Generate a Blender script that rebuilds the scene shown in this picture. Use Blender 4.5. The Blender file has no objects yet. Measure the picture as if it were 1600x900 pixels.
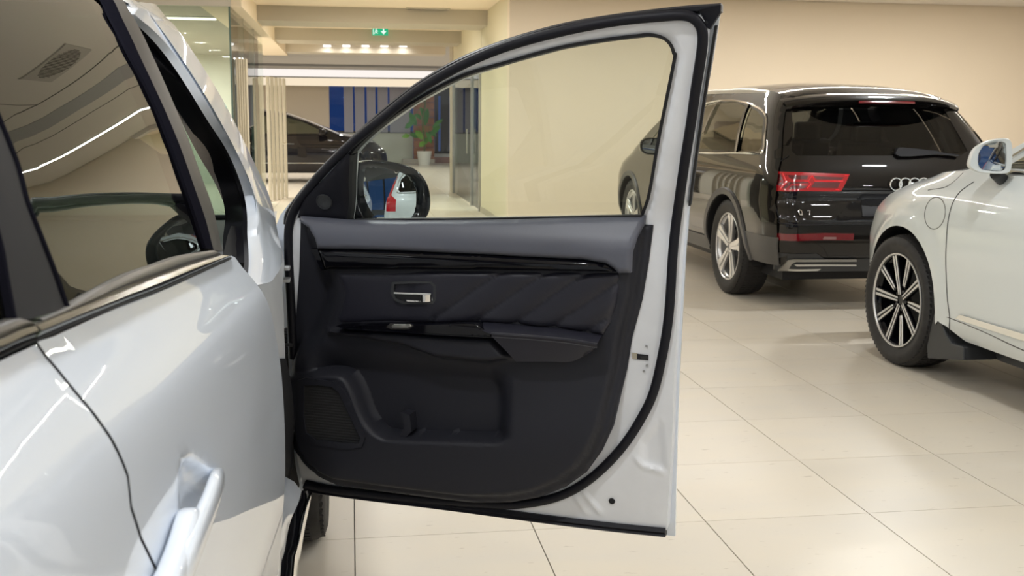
import bpy, math, random
import numpy as np
from mathutils import Vector
from mathutils.geometry import delaunay_2d_cdt

random.seed(7)
rng = np.random.RandomState(7)
SC = bpy.context.scene
COL = SC.collection

# ---------------------------------------------------------------- camera
CAM_F, CAM_YAW, CAM_PITCH, CAM_ROLL, CAM_H = 1653.6, .15135, .1546, .00814, 1.355
_F = np.array([math.sin(CAM_YAW)*math.cos(CAM_PITCH), math.cos(CAM_YAW)*math.cos(CAM_PITCH), -math.sin(CAM_PITCH)])
_R0 = np.array([math.cos(CAM_YAW), -math.sin(CAM_YAW), 0.0])
_U0 = np.cross(_R0, _F)
_R = math.cos(CAM_ROLL)*_R0 + math.sin(CAM_ROLL)*_U0
_U = -math.sin(CAM_ROLL)*_R0 + math.cos(CAM_ROLL)*_U0
EYE = np.array([0.0, 0.0, CAM_H])
cd = bpy.data.cameras.new('camera')
cam = bpy.data.objects.new('camera', cd); COL.objects.link(cam)
from mathutils import Matrix
M = Matrix(((_R[0], _U[0], -_F[0], 0), (_R[1], _U[1], -_F[1], 0), (_R[2], _U[2], -_F[2], CAM_H), (0, 0, 0, 1)))
cam.matrix_world = M
cd.sensor_fit = 'HORIZONTAL'; cd.sensor_width = 36.0; cd.lens = 36.0*CAM_F/1600.0
cd.clip_start = .02; cd.clip_end = 300
cd.dof.use_dof = True; cd.dof.focus_distance = 2.7; cd.dof.aperture_fstop = 11.0
SC.camera = cam

# ---------------------------------------------------------------- world, exposure
W = bpy.data.worlds.new('world'); SC.world = W; W.use_nodes = True
bg = W.node_tree.nodes['Background']
bg.inputs[0].default_value = (.10, .20, .42, 1); bg.inputs[1].default_value = .40   # dusk sky outside the glazing
SC.view_settings.view_transform = 'Standard'; SC.view_settings.look = 'None'
SC.view_settings.gamma = 1; SC.view_settings.use_curve_mapping = False
SC.view_settings.exposure = 0.0
SC.cycles.max_bounces = 9; SC.cycles.diffuse_bounces = 4; SC.cycles.glossy_bounces = 5
SC.cycles.transmission_bounces = 8; SC.cycles.transparent_max_bounces = 14
SC.cycles.sample_clamp_indirect = 4.0; SC.cycles.caustics_reflective = False; SC.cycles.caustics_refractive = False
SC.cycles.use_denoising = True; SC.cycles.blur_glossy = .5

# the main ceiling's downlights: position, size, power (their housings are built with the ceiling)
MAIN_CEIL = 2.94
LAMP_W = 22.5
LAMP_SPOTS = [(x, y) for y in (-3.4, -1.0, 1.4, 3.8, 6.2, 8.6) for x in (-5.6, -3.0, -.4, 2.2, 4.8, 7.6) if not (y > 6 and -1 < x < 3)]
CORR_CEIL = 2.95
CORR_SPOTS = [(.3, 13.75), (.3, 17.0)]  # added lamps without fixtures, to brighten the corridor
HALL_CEIL = 2.92
HALL_SPOTS = [(x, y) for y in (25.0, 28.0, 31.0) for x in (-6, -3, 0, 3, 6)]  # added lamp grid, no fixtures built, to brighten the far hall
ROOM_SPOTS = [(-3.4, 15.5), (-3.4, 18.5), (-3.4, 21.5), (4.2, 15.5), (4.2, 18.5)]  # added lamps lifting the rooms behind the glass, no fixtures
def lamp(x, y, z, watts, size=.3, col=(1, .96, .90), sy=None):
    l = bpy.data.lights.new('ceiling_lamp', 'AREA'); l.energy = watts; l.color = col
    if sy: l.shape = 'RECTANGLE'; l.size = size; l.size_y = sy
    else: l.shape = 'DISK'; l.size = size
    o = bpy.data.objects.new('ceiling_lamp', l); COL.objects.link(o); o.location = (x, y, z)
    return o
for x, y in LAMP_SPOTS: lamp(x, y, MAIN_CEIL-.014, LAMP_W*(1.8 if y > 6 else 1), .27, (.97, .99, 1), .055)
lamp(4.0, 11.3, MAIN_CEIL-.024, 195, 9.6, (1, .965, .91), .03)          # the long strip that washes the front wall
for x, y in CORR_SPOTS: lamp(x, y, CORR_CEIL-.012, 46, .2)
for x, y in HALL_SPOTS: lamp(x, y, HALL_CEIL-.012, 34, .3)
for x, y in ROOM_SPOTS: lamp(x, y, 2.70, 150, .3)

# ---------------------------------------------------------------- geometry helpers
def ray(px, py):
    return _F + _R*(px-800)/CAM_F - _U*(py-450)/CAM_F
def at_y(px, py, Y):
    d = ray(px, py); return EYE + d*Y/d[1]
def at_x(px, py, X):
    d = ray(px, py); return EYE + d*X/d[0]
def at_z(px, py, Z):
    d = ray(px, py); return EYE + d*(Z-EYE[2])/d[2]

ROOT = {}
def put(name, verts, faces, mat, parent=None, smooth=True, sharp=None, mats=None, fmat=None, bevel=None, subsurf=0):
    me = bpy.data.meshes.new(name)
    verts = np.asarray(verts, dtype=float)
    if parent is not None:
        r = parent
        while r.parent is not None: r = r.parent
        verts = verts - np.array(r.location)
    me.from_pydata([tuple(v) for v in verts], [], [tuple(int(i) for i in f) for f in faces])
    me.validate()
    for m in (mats or [mat]): me.materials.append(m)
    if fmat is not None:
        for p, k in zip(me.polygons, fmat): p.material_index = k
    if smooth:
        me.shade_smooth()
        me.set_sharp_from_angle(angle=math.radians(38 if sharp is None else sharp))
    o = bpy.data.objects.new(name, me); COL.objects.link(o)
    if parent is not None: o.parent = parent
    if bevel:
        b = o.modifiers.new('bevel', 'BEVEL'); b.width = bevel; b.segments = 2; b.limit_method = 'ANGLE'; b.angle_limit = math.radians(40)
    if subsurf:
        s = o.modifiers.new('sub', 'SUBSURF'); s.levels = subsurf; s.render_levels = subsurf
    return o
def thing(name, label, cat, loc, group=None):
    o = bpy.data.objects.new(name, None); COL.objects.link(o); o.location = loc; o.empty_display_size = .1
    o['label'] = label; o['category'] = cat
    if group: o['group'] = group
    return o
def tag(o, label, cat, group=None):
    o['label'] = label; o['category'] = cat
    if group: o['group'] = group
    return o
def struct(o): o['kind'] = 'structure'; return o

def boxv(x0, x1, y0, y1, z0, z1):
    v = [(x, y, z) for z in (z0, z1) for y in (y0, y1) for x in (x0, x1)]
    f = [(0, 2, 3, 1), (4, 5, 7, 6), (0, 1, 5, 4), (2, 6, 7, 3), (0, 4, 6, 2), (1, 3, 7, 5)]
    return v, f
class MB:
    def __init__(s): s.v = []; s.f = []
    def add(s, v, f):
        n = len(s.v); s.v += [tuple(map(float, p)) for p in v]; s.f += [tuple(int(i)+n for i in q) for q in f]; return s
    def box(s, *a): return s.add(*boxv(*a))
    def obox(s, c, ax, ay, az):      # oriented box: centre and three half-axis vectors
        c, ax, ay, az = map(np.asarray, (c, ax, ay, az)); v = []
        for k in (-1, 1):
            for j in (-1, 1):
                for i in (-1, 1): v.append(c+ax*i+ay*j+az*k)
        return s.add(v, [(0, 2, 3, 1), (4, 5, 7, 6), (0, 1, 5, 4), (2, 6, 7, 3), (0, 4, 6, 2), (1, 3, 7, 5)])
    def put(s, name, mat, parent=None, **k): return put(name, s.v, s.f, mat, parent, **k)
def box(name, a, mat, parent=None, bevel=None, **k):
    v, f = boxv(*a); return put(name, v, f, mat, parent, smooth=False, bevel=bevel, **k)

def cr(pts, n=8, closed=False):     # Catmull-Rom through the points
    P = np.asarray(pts, float); m = len(P); out = []
    if m < 3: 
        return np.array([P[0]+(P[-1]-P[0])*t for t in np.linspace(0, 1, n+1)])
    segs = m if closed else m-1
    for i in range(segs):
        p1, p2 = P[i], P[(i+1) % m]
        p0 = P[(i-1) % m] if (closed or i > 0) else 2*p1-p2
        p3 = P[(i+2) % m] if (closed or i+2 < m) else 2*p2-p1
        for t in np.arange(n)/n:
            out.append(.5*((2*p1)+(-p0+p2)*t+(2*p0-5*p1+4*p2-p3)*t*t+(-p0+3*p1-3*p2+p3)*t**3))
    if not closed: out.append(P[-1])
    return np.array(out)
def resample(P, n, closed=False):
    P = np.asarray(P, float)
    if closed: P = np.vstack([P, P[:1]])
    d = np.r_[0, np.cumsum(np.linalg.norm(np.diff(P, axis=0), axis=1))]
    s = np.linspace(0, d[-1], n+1 if closed else n)
    Q = np.stack([np.interp(s, d, P[:, k]) for k in range(P.shape[1])], 1)
    return Q[:-1] if closed else Q
def rnd(pts, r, k=5):               # polygon with rounded corners (r: one radius, or one per corner)
    P = np.asarray(pts, float); n = len(P); out = []
    for i in range(n):
        a, b, c = P[i-1], P[i], P[(i+1) % n]
        ri = r[i] if hasattr(r, '__len__') else r
        u = a-b; v = c-b; lu, lv = np.linalg.norm(u), np.linalg.norm(v)
        if ri <= 0 or lu == 0 or lv == 0: out.append(b); continue
        q = min(ri, lu*.48, lv*.48); A = b+u/lu*q; B = b+v/lv*q
        for t in np.linspace(0, 1, k+1): out.append((1-t)**2*A+2*t*(1-t)*b+t*t*B)
    return np.array(out)
def inside(P, poly):
    x, y = P[:, 0], P[:, 1]; r = np.zeros(len(P), bool); n = len(poly)
    for i in range(n):
        x1, y1 = poly[i-1]; x2, y2 = poly[i]
        if y1 == y2: continue
        c = ((y1 > y) != (y2 > y)) & (x < (x2-x1)*(y-y1)/(y2-y1)+x1); r ^= c
    return r
def segdist(P, poly, closed=True):
    d = np.full(len(P), 1e9); n = len(poly)
    for i in range(0 if closed else 1, n):
        a = np.asarray(poly[i-1]); b = np.asarray(poly[i]); ab = b-a; L = ab@ab
        if L == 0: continue
        t = np.clip(((P-a)@ab)/L, 0, 1); d = np.minimum(d, np.hypot(*(P-(a+t[:, None]*ab)).T))
    return d
def sdf(P, poly):                   # positive inside
    d = segdist(P, poly); return np.where(inside(P, poly), d, -d)
def sstep(x, a, b):
    t = np.clip((x-a)/(b-a), 0, 1); return t*t*(3-2*t)
def area2(p):
    p = np.asarray(p); x, y = p[:, 0], p[:, 1]; return np.sum(x*np.roll(y, -1)-np.roll(x, -1)*y)
def densify(poly, step):
    poly = np.asarray(poly, float); out = []
    for i in range(len(poly)):
        a, b = poly[i], poly[(i+1) % len(poly)]; L = np.hypot(*(b-a)); n = max(1, int(math.ceil(L/step)))
        if L < 1e-7: continue
        for k in range(n): out.append(a+(b-a)*k/n)
    return np.array(out)
def triang(outer, holes=(), step=.05, bstep=None, lines=()):
    bstep = bstep or step
    loops = [densify(outer, bstep)]+[densify(h, bstep) for h in holes]
    O = loops[0]; lo, hi = O.min(0), O.max(0)
    gx = np.arange(lo[0]+step*.5, hi[0], step); gy = np.arange(lo[1]+step*.5, hi[1], step)
    G = np.array([(x, y) for j, y in enumerate(gy) for x in gx]) if len(gx) and len(gy) else np.zeros((0, 2))
    if len(G):
        for L in lines: G = G[segdist(G, L, False) > step*.5]
        k = sdf(G, O) > step*.45
        for h in loops[1:]: k &= sdf(G, h) < -step*.45
        G = G[k]
    pts = []; edges = []
    for L in loops:
        n = len(pts); pts += [tuple(p) for p in L]; edges += [(n+i, n+(i+1) % len(L)) for i in range(len(L))]
    pts += [tuple(p) for p in G]
    for L in lines:
        n = len(pts); L = resample(L, max(3, int(np.sum(np.linalg.norm(np.diff(L, axis=0), axis=1))/(step*.9))))
        L = L[sdf(L, O) > step*.3]
        if len(L) < 3: continue
        pts += [tuple(p) for p in L]; edges += [(n+i, n+i+1) for i in range(len(L)-1)]
    rv, re, rf, ov, oe, of = delaunay_2d_cdt([Vector(p) for p in pts], edges, [], 0, 1e-6, True)
    V = np.array([(v.x, v.y) for v in rv]); T = np.array([f for f in rf])
    c = V[T].mean(1); k = inside(c, O)
    for h in loops[1:]: k &= ~inside(c, h)
    T = T[k]
    a = V[T]; s = (a[:, 1, 0]-a[:, 0, 0])*(a[:, 2, 1]-a[:, 0, 1])-(a[:, 2, 0]-a[:, 0, 0])*(a[:, 1, 1]-a[:, 0, 1])
    T = T[np.abs(s) > 1e-12]; s = s[np.abs(s) > 1e-12]
    T[s < 0] = T[s < 0][:, ::-1]
    return V, T
def offline(L, d):                  # polyline shifted sideways by d
    L = np.asarray(L, float); t = np.gradient(L, axis=0); t /= np.linalg.norm(t, axis=1)[:, None]+1e-12
    return L+np.stack([-t[:, 1], t[:, 0]], 1)*d
def skin(V, T, front, back, flip=False):  # closed shell from a triangulation and two vertex layers
    from collections import Counter
    cnt = {}
    for t in T:
        for a, b in ((t[0], t[1]), (t[1], t[2]), (t[2], t[0])): cnt[(a, b)] = cnt.get((a, b), 0)+1
    border = [(a, b) for (a, b) in cnt if (b, a) not in cnt]
    n = len(V); F = [tuple(t) for t in T]
    if back is not None:
        F += [(t[2]+n, t[1]+n, t[0]+n) for t in T]; F += [(b, a, a+n, b+n) for a, b in border]
        verts = np.vstack([front, back])
    else: verts = front
    if flip: F = [f[::-1] for f in F]
    return verts, F
class Chart:
    """A curved sheet: mp(u, v, w) -> world points, w is the height off the sheet."""
    def __init__(s, mp, u0, u1, v0, v1, fl=False): s.mp = mp; s.rng = (u0, u1, v0, v1); s.fl = fl
    def P(s, u, v, w=0.0):
        u, v = np.atleast_1d(np.asarray(u, float)), np.atleast_1d(np.asarray(v, float))
        return s.mp(u, v, np.zeros_like(u)+w)
    def patch(s, name, outer, mat, parent=None, step=.05, holes=(), w=0.0, th=.004, h=None, bstep=None, lines=(), **k):
        outer = s.uv(outer); holes = [s.uv(q) for q in holes]
        V, T = triang(outer, holes, step, bstep, lines)
        ww = np.zeros(len(V))+w
        if h is not None: ww = ww+h(V)
        fr = s.mp(V[:, 0], V[:, 1], ww); bk = s.mp(V[:, 0], V[:, 1], (ww if h is None else np.zeros(len(V))+w)-th) if th else None
        v, f = skin(V, T, fr, bk, s.fl)
        return put(name, v, f, mat, parent, **k)
    def uv(s, pts):
        return np.array([s.hit(*p) if max(abs(p[0]), abs(p[1])) > 50 or len(p) == 3 else p[:2] for p in pts], float)
    def line(s, pts, w=0.0, n=6, smooth=True, closed=False):
        q = s.uv(pts); q = cr(q, n, closed) if smooth else q
        return s.P(q[:, 0], q[:, 1], w)
def sweep(name, path, prof, N, mat, parent=None, closed=False, cap=True, loop=True, **k):
    """prof: list of (side, up) offsets; N: up vector(s) along the path."""
    P = np.asarray(path, float); n = len(P); N = np.asarray(N, float)
    if N.ndim == 1: N = np.tile(N, (n, 1))
    T = np.roll(P, -1, 0)-np.roll(P, 1, 0) if closed else np.gradient(P, axis=0)
    T /= np.linalg.norm(T, axis=1)[:, None]+1e-12
    S = np.cross(T, N); S /= np.linalg.norm(S, axis=1)[:, None]+1e-12
    U = np.cross(S, T)
    V = []
    for i in range(n):
        pr = prof(i/(n-1)) if callable(prof) else prof
        m = len(pr)
        for a, b in pr: V.append(P[i]+S[i]*a+U[i]*b)
    F = []
    for i in range(n if closed else n-1):
        j = (i+1) % n
        for q in range(m if loop else m-1):
            r = (q+1) % m; F.append((i*m+q, i*m+r, j*m+r, j*m+q))
    if cap and loop and not closed: F += [tuple(range(m))[::-1], tuple((n-1)*m+q for q in range(m))]
    return put(name, V, F, mat, parent, **k)
def circ(r, n=10, ry=None): return [(r*math.cos(2*math.pi*i/n), (ry or r)*math.sin(2*math.pi*i/n)) for i in range(n)]
def tube(name, path, r, mat, parent=None, n=10, **k):
    P = np.asarray(path, float); d = P[-1]-P[0]; N = np.array([0, 0, 1.]) if abs(d[2]) < .9*np.linalg.norm(d) else np.array([1., 0, 0])
    return sweep(name, P, circ(r, n), N, mat, parent, **k)
def loft(name, rows, mat, parent=None, closed=False, th=None, flip=False, **k):
    rows = [np.asarray(r, float) for r in rows]; n = len(rows[0]); V = np.vstack(rows); F = []
    for i in range(len(rows)-1):
        for q in range(n if closed else n-1):
            r = (q+1) % n; f = (i*n+q, i*n+r, (i+1)*n+r, (i+1)*n+q); F.append(f[::-1] if flip else f)
    return put(name, V, F, mat, parent, **k)
def lathe(prof, n=48, axis='x', c=(0, 0, 0)):
    V = []; F = []; m = len(prof)
    for i in range(n):
        a = 2*math.pi*i/n
        for r, h in prof:
            p = {'x': (h, r*math.cos(a), r*math.sin(a)), 'z': (r*math.cos(a), r*math.sin(a), h), 'y': (r*math.cos(a), h, r*math.sin(a))}[axis]
            V.append(np.array(p)+c)
    for i in range(n):
        j = (i+1) % n
        for q in range(m-1): F.append((i*m+q, j*m+q, j*m+q+1, i*m+q+1))
    return V, F
def prism(poly, axis, a, b, k=None):     # extruded polygon; axis: which axis is extruded
    poly = np.asarray(poly, float); n = len(poly); V = []
    for t in (a, b):
        for u, v in poly: V.append({'x': (t, u, v), 'y': (u, t, v), 'z': (u, v, t)}[axis])
    F = [tuple(range(n))[::-1], tuple(range(n, 2*n))]+[(i, (i+1) % n, n+(i+1) % n, n+i) for i in range(n)]
    return V, F
STROKES = {  # straight-line lettering on a 4 x 6 cell
 'Q': [[(1, 0), (3, 0), (4, 1), (4, 5), (3, 6), (1, 6), (0, 5), (0, 1), (1, 0)], [(2.4, 1.6), (4.4, -.4)]],
 '7': [[(0, 6), (4, 6), (1.4, 0)]],
}
def text_obj(name, s, size, mat, parent=None, ext=.002, align='CENTER'):
    c = bpy.data.curves.new(name, 'FONT'); c.body = s; c.size = size; c.extrude = ext; c.align_x = align; c.align_y = 'CENTER'
    o = bpy.data.objects.new(name, c); COL.objects.link(o); c.materials.append(mat)
    if parent is not None: o.parent = parent
    return o

# ---------------------------------------------------------------- materials
def mat(name, col, rough=.5, metal=0.0, coat=0.0, spec=.5, emit=None, es=0.0, noise=None, bump=None, coat_rough=.03, nrough=None):
    m = bpy.data.materials.new(name); m.use_nodes = True; nt = m.node_tree; b = nt.nodes['Principled BSDF']
    b.inputs['Base Color'].default_value = (*col, 1); b.inputs['Roughness'].default_value = rough
    b.inputs['Metallic'].default_value = metal; b.inputs['Coat Weight'].default_value = coat
    b.inputs['Coat Roughness'].default_value = coat_rough; b.inputs['Specular IOR Level'].default_value = spec
    if emit: b.inputs['Emission Color'].default_value = (*emit, 1); b.inputs['Emission Strength'].default_value = es
    tc = nt.nodes.new('ShaderNodeTexCoord')
    if noise:                      # (scale, amount, detail)
        n = nt.nodes.new('ShaderNodeTexNoise'); n.inputs['Scale'].default_value = noise[0]; n.inputs['Detail'].default_value = 4
        nt.links.new(tc.outputs['Object'], n.inputs['Vector'])
        mr = nt.nodes.new('ShaderNodeMapRange'); mr.inputs[1].default_value = .3; mr.inputs[2].default_value = .7
        mr.inputs[3].default_value = 1-noise[1]; mr.inputs[4].default_value = 1+noise[1]
        nt.links.new(n.outputs['Fac'], mr.inputs[0])
        mx = nt.nodes.new('ShaderNodeMix'); mx.data_type = 'RGBA'; mx.blend_type = 'MULTIPLY'; mx.inputs[0].default_value = 1
        mx.inputs[6].default_value = (*col, 1); nt.links.new(mr.outputs[0], mx.inputs[7]); nt.links.new(mx.outputs[2], b.inputs['Base Color'])
    if bump:                       # (scale, strength, distance)
        n = nt.nodes.new('ShaderNodeTexNoise'); n.inputs['Scale'].default_value = bump[0]; n.inputs['Detail'].default_value = 3
        nt.links.new(tc.outputs['Object'], n.inputs['Vector'])
        bp = nt.nodes.new('ShaderNodeBump'); bp.inputs['Strength'].default_value = bump[1]; bp.inputs['Distance'].default_value = bump[2]
        nt.links.new(n.outputs['Fac'], bp.inputs['Height']); nt.links.new(bp.outputs[0], b.inputs['Normal'])
    return m
def glass(name, tint, ior=1.5, gloss=.0, refl=(1, 1, 1)):
    m = bpy.data.materials.new(name); m.use_nodes = True; nt = m.node_tree; nt.nodes.clear()
    out = nt.nodes.new('ShaderNodeOutputMaterial'); mx = nt.nodes.new('ShaderNodeMixShader')
    t = nt.nodes.new('ShaderNodeBsdfTransparent'); t.inputs[0].default_value = (*tint, 1)
    g = nt.nodes.new('ShaderNodeBsdfGlossy'); g.inputs['Roughness'].default_value = gloss; g.inputs[0].default_value = (*refl, 1)
    f = nt.nodes.new('ShaderNodeFresnel'); f.inputs[0].default_value = ior
    nt.links.new(f.outputs[0], mx.inputs[0]); nt.links.new(t.outputs[0], mx.inputs[1]); nt.links.new(g.outputs[0], mx.inputs[2])
    nt.links.new(mx.outputs[0], out.inputs[0]); return m
def emis(name, col, s):
    m = bpy.data.materials.new(name); m.use_nodes = True; nt = m.node_tree; nt.nodes.clear()
    out = nt.nodes.new('ShaderNodeOutputMaterial'); e = nt.nodes.new('ShaderNodeEmission')
    e.inputs[0].default_value = (*col, 1); e.inputs[1].default_value = s; nt.links.new(e.outputs[0], out.inputs[0]); return m

white_paint = mat('white_paint', (.72, .775, .855), .38, coat=1.0, spec=.5, coat_rough=.015)
white_matte = mat('white_primer_paint', (.74, .755, .785), .32, coat=.5, spec=.4, noise=(9, .04), coat_rough=.12)
pearl_paint = mat('pearl_paint', (.62, .66, .66), .35, coat=1.0, coat_rough=.02)
black_paint = mat('black_brown_paint', (.006, .005, .0048), .4, coat=1.0, coat_rough=.02, spec=.04)
far_paint = mat('far_black_paint', (.008, .007, .009), .4, coat=.9, spec=.04)
gloss_black = mat('gloss_black', (.003, .003, .005), .07, spec=.36)
chrome = mat('chrome', (.85, .85, .84), .07, metal=1)
dark_chrome = mat('dark_chrome', (.38, .38, .35), .16, metal=1)
satin = mat('satin_aluminium', (.62, .62, .61), .28, metal=1)
alloy = mat('alloy', (.66, .66, .66), .3, metal=.7, coat=.5)
rubber = mat('rubber', (.012, .012, .014), .55, spec=.35)
seal_rubber = mat('seal_rubber', (.008, .008, .012), .5, spec=.22)
tyre_m = mat('tyre_rubber', (.022, .021, .021), .62, spec=.35, noise=(30, .25), bump=(120, .3, .001))
plastic = mat('door_plastic', (.017, .0175, .024), .5, spec=.32, bump=(900, .22, .0006))
soft_pad = mat('soft_pad', (.092, .097, .122), .42, spec=.5, bump=(700, .25, .0006))
leather = mat('leather', (.018, .018, .027), .42, spec=.40, bump=(420, .3, .0008))
mesh_m = mat('speaker_mesh', (.010, .010, .012), .6)
grey_clad = mat('grey_cladding', (.07, .068, .066), .45)
dark_clad = mat('dark_cladding', (.03, .032, .035), .5)
beige_trim = mat('beige_trim', (.68, .61, .54), .8, noise=(200, .05))
interior = mat('dark_interior', (.02, .02, .022), .8)
seat_m = mat('seat_fabric', (.05, .05, .055), .8)
red_lens = mat('red_lens', (.42, .008, .015), .12, coat=1.0, emit=(1, .02, .03), es=.04)
dark_red = mat('dark_red_lens', (.16, .004, .01), .1, coat=1.0)
clear_lens = mat('clear_lens', (.26, .13, .13), .1, coat=1.0)
door_glass = glass('door_glass', (.70, .755, .715), 1.5)
tint_glass = glass('tint_glass', (.10, .105, .10), 1.62)
mid_glass = glass('mid_glass', (.42, .45, .40), 1.52)
shop_glass = glass('partition_glass', (.86, .91, .88), 1.22)
wind_glass = glass('windscreen_glass', (.26, .33, .30), 1.4)
mirror_m = mat('mirror_glass', (.80, .86, .90), .0, metal=1)
steel = mat('steel', (.5, .5, .5), .35, metal=1)
dark_steel = mat('dark_steel', (.05, .05, .05), .5, metal=.6)
# ================================================================ the room
wall_m = mat('wall_paint', (.74, .645, .505), .75, noise=(.6, .02))
corr_m = mat('corridor_wall_paint', (.70, .645, .475), .75)
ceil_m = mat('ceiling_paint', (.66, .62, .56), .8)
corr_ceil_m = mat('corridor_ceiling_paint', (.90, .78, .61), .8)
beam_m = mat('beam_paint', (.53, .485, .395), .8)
grey_m = mat('grey_soffit', (.55, .53, .50), .8)
cream_m = mat('cream_panel', (.50, .45, .35), .6)
slat_m = mat('grey_window_panel', (.36, .36, .41), .6)
base_m = mat('skirting_stone', (.42, .38, .30), .5)
lit_white = emis('cove_light_white', (1, .93, .87), 1.0)
lit_warm = emis('cove_light_warm', (1, .84, .62), .95)
strip_m = emis('light_strip', (1, .93, .8), 6)
lamp_m = emis('lamp_face', (1, .96, .9), 9)
frame_dark = mat('dark_window_frame', (.015, .015, .02), .4)

# floor tiles
tile_m = mat('floor_tile', (.70, .635, .53), .34, spec=.38)
nt = tile_m.node_tree; b = nt.nodes['Principled BSDF']
oi = nt.nodes.new('ShaderNodeObjectInfo'); geo = nt.nodes.new('ShaderNodeNewGeometry')
n1 = nt.nodes.new('ShaderNodeTexNoise'); n1.inputs['Scale'].default_value = 1.3; n1.inputs['Detail'].default_value = 6; n1.inputs['Distortion'].default_value = .6
n2 = nt.nodes.new('ShaderNodeTexNoise'); n2.inputs['Scale'].default_value = 14; n2.inputs['Detail'].default_value = 8
mp_ = nt.nodes.new('ShaderNodeMapping'); mp_.inputs['Scale'].default_value = (1, 3.0, 1)
nt.links.new(geo.outputs['Position'], mp_.inputs['Vector']); nt.links.new(mp_.outputs[0], n1.inputs['Vector']); nt.links.new(mp_.outputs[0], n2.inputs['Vector'])
r1 = nt.nodes.new('ShaderNodeValToRGB'); r1.color_ramp.elements[0].position = .30; r1.color_ramp.elements[1].position = .72
r1.color_ramp.elements[0].color = (.70, .64, .545, 1); r1.color_ramp.elements[1].color = (.735, .66, .54, 1)
nt.links.new(n1.outputs['Fac'], r1.inputs[0])
r2 = nt.nodes.new('ShaderNodeValToRGB'); r2.color_ramp.elements[0].position = .27; r2.color_ramp.elements[1].position = .34
r2.color_ramp.elements[0].color = (.72, .69, .65, 1); r2.color_ramp.elements[1].color = (1, 1, 1, 1)
nt.links.new(n2.outputs['Fac'], r2.inputs[0])
mx = nt.nodes.new('ShaderNodeMix'); mx.data_type = 'RGBA'; mx.blend_type = 'MULTIPLY'; mx.inputs[0].default_value = .8
nt.links.new(r1.outputs[0], mx.inputs[6]); nt.links.new(r2.outputs[0], mx.inputs[7])
mr = nt.nodes.new('ShaderNodeMapRange'); mr.inputs[3].default_value = .965; mr.inputs[4].default_value = 1.03
nt.links.new(oi.outputs['Random'], mr.inputs[0])
m2 = nt.nodes.new('ShaderNodeMix'); m2.data_type = 'RGBA'; m2.blend_type = 'MULTIPLY'; m2.inputs[0].default_value = 1
nt.links.new(mx.outputs[2], m2.inputs[6]); nt.links.new(mr.outputs[0], m2.inputs[7]); nt.links.new(m2.outputs[2], b.inputs['Base Color'])
grout_m = mat('grout', (.20, .18, .155), .8)
TX, TY, TS = -.0056, 3.352, .6
floor = box('floor', (-9, 9, -9, 38, -.12, -.004), grout_m); struct(floor)
gx, gy = .0042, .0024
tv, tf = boxv(-TS/2+gx/2, TS/2-gx/2, -TS/2+gy/2, TS/2-gy/2, -.004, 0)
tme = bpy.data.meshes.new('tile'); tme.from_pydata(tv, [], tf); tme.materials.append(tile_m)
ntile = 0; field = MB()
IX = range(math.floor((-9-TX)/TS)+1, math.ceil((9-TX)/TS)-1); IY = range(math.floor((-9-TY)/TS)+1, math.ceil((38-TY)/TS)-1)
for j in IY:
    for i in IX:
        cx, cy = TX+(i+.5)*TS, TY+(j+.5)*TS
        d = np.array([cx, cy, 0])-EYE; z = d@_F
        vis = z > .3 and -80 < 800+CAM_F*(d@_R)/z < 1690 and 0 < 450-CAM_F*(d@_U)/z < 1080
        if vis and cy < 13.4 and cx > -1.3 and ntile < 298:
            o = bpy.data.objects.new('tile', tme); COL.objects.link(o); o.parent = floor; o.location = (cx, cy, 0); ntile += 1
        else: field.box(cx-TS/2+gx/2, cx+TS/2-gx/2, cy-TS/2+gy/2, cy+TS/2-gy/2, -.004, 0)
o = field.put('tile_field', tile_m, floor, smooth=False); o['kind'] = 'stuff'

# main hall
FY = 13.33; CX0, CX1 = -1.40, 1.975
struct(box('wall_front', (CX1, 11, FY, FY+.2, 0, CORR_CEIL+.1), wall_m))
struct(box('wall_right', (10, 10.2, 1.5, FY, 0, 3.0), wall_m))
struct(box('wall_left', (-9, -8.8, -9, 38, 0, 3.0), wall_m))
struct(box('ceiling', (-8.9, 11, -9, FY-.02, MAIN_CEIL, MAIN_CEIL+.12), ceil_m))
o = MB(); o.box(CX0-7.4, CX1, FY-.25, FY+.02, 2.875, CORR_CEIL+.15); struct(o.put('trim_1', ceil_m, smooth=False))
# back glazing behind the camera, dusk beyond it
bw = MB(); bw.box(-9, 10, -9.1, -8.9, 0, .15); bw.box(-9, 10, -9.1, -8.9, 2.6, 3.0); struct(bw.put('wall_back', wall_m, smooth=False))
# service wall panel with the dark framed windows the wing mirror shows
fr = MB()
for x in np.arange(-9, 10.01, 1.5): fr.box(x-.05, x+.05, -9.05, -8.95, .15, 2.6)
for z in (.15, 2.55): fr.box(-9, 10, -9.05, -8.95, z, z+.05)
wn = struct(fr.put('window_1', frame_dark, smooth=False)); outer_glass = glass('outer_glass', (.8, .85, .9), 1.5); box('pane', (-9, 10, -9.01, -9.0, .2, 2.55), outer_glass, wn)
bw = MB(); bw.box(9.95, 10.15, -9, 1.5, 0, .3); bw.box(9.95, 10.15, -9, 1.5, 2.15, 3.0); struct(bw.put('wall_glazing', mat('dark_fascia', (.10, .10, .10), .6), smooth=False)).name = 'wall_side'
fr = MB()
for y in np.arange(-9, 1.51, 1.5): fr.box(9.98, 10.1, y-.06, y+.06, .3, 2.15)
wn2 = struct(fr.put('window_4', frame_dark, smooth=False)); box('pane', (10.0, 10.01, -9, 1.5, .3, 2.15), outer_glass, wn2)
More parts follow.
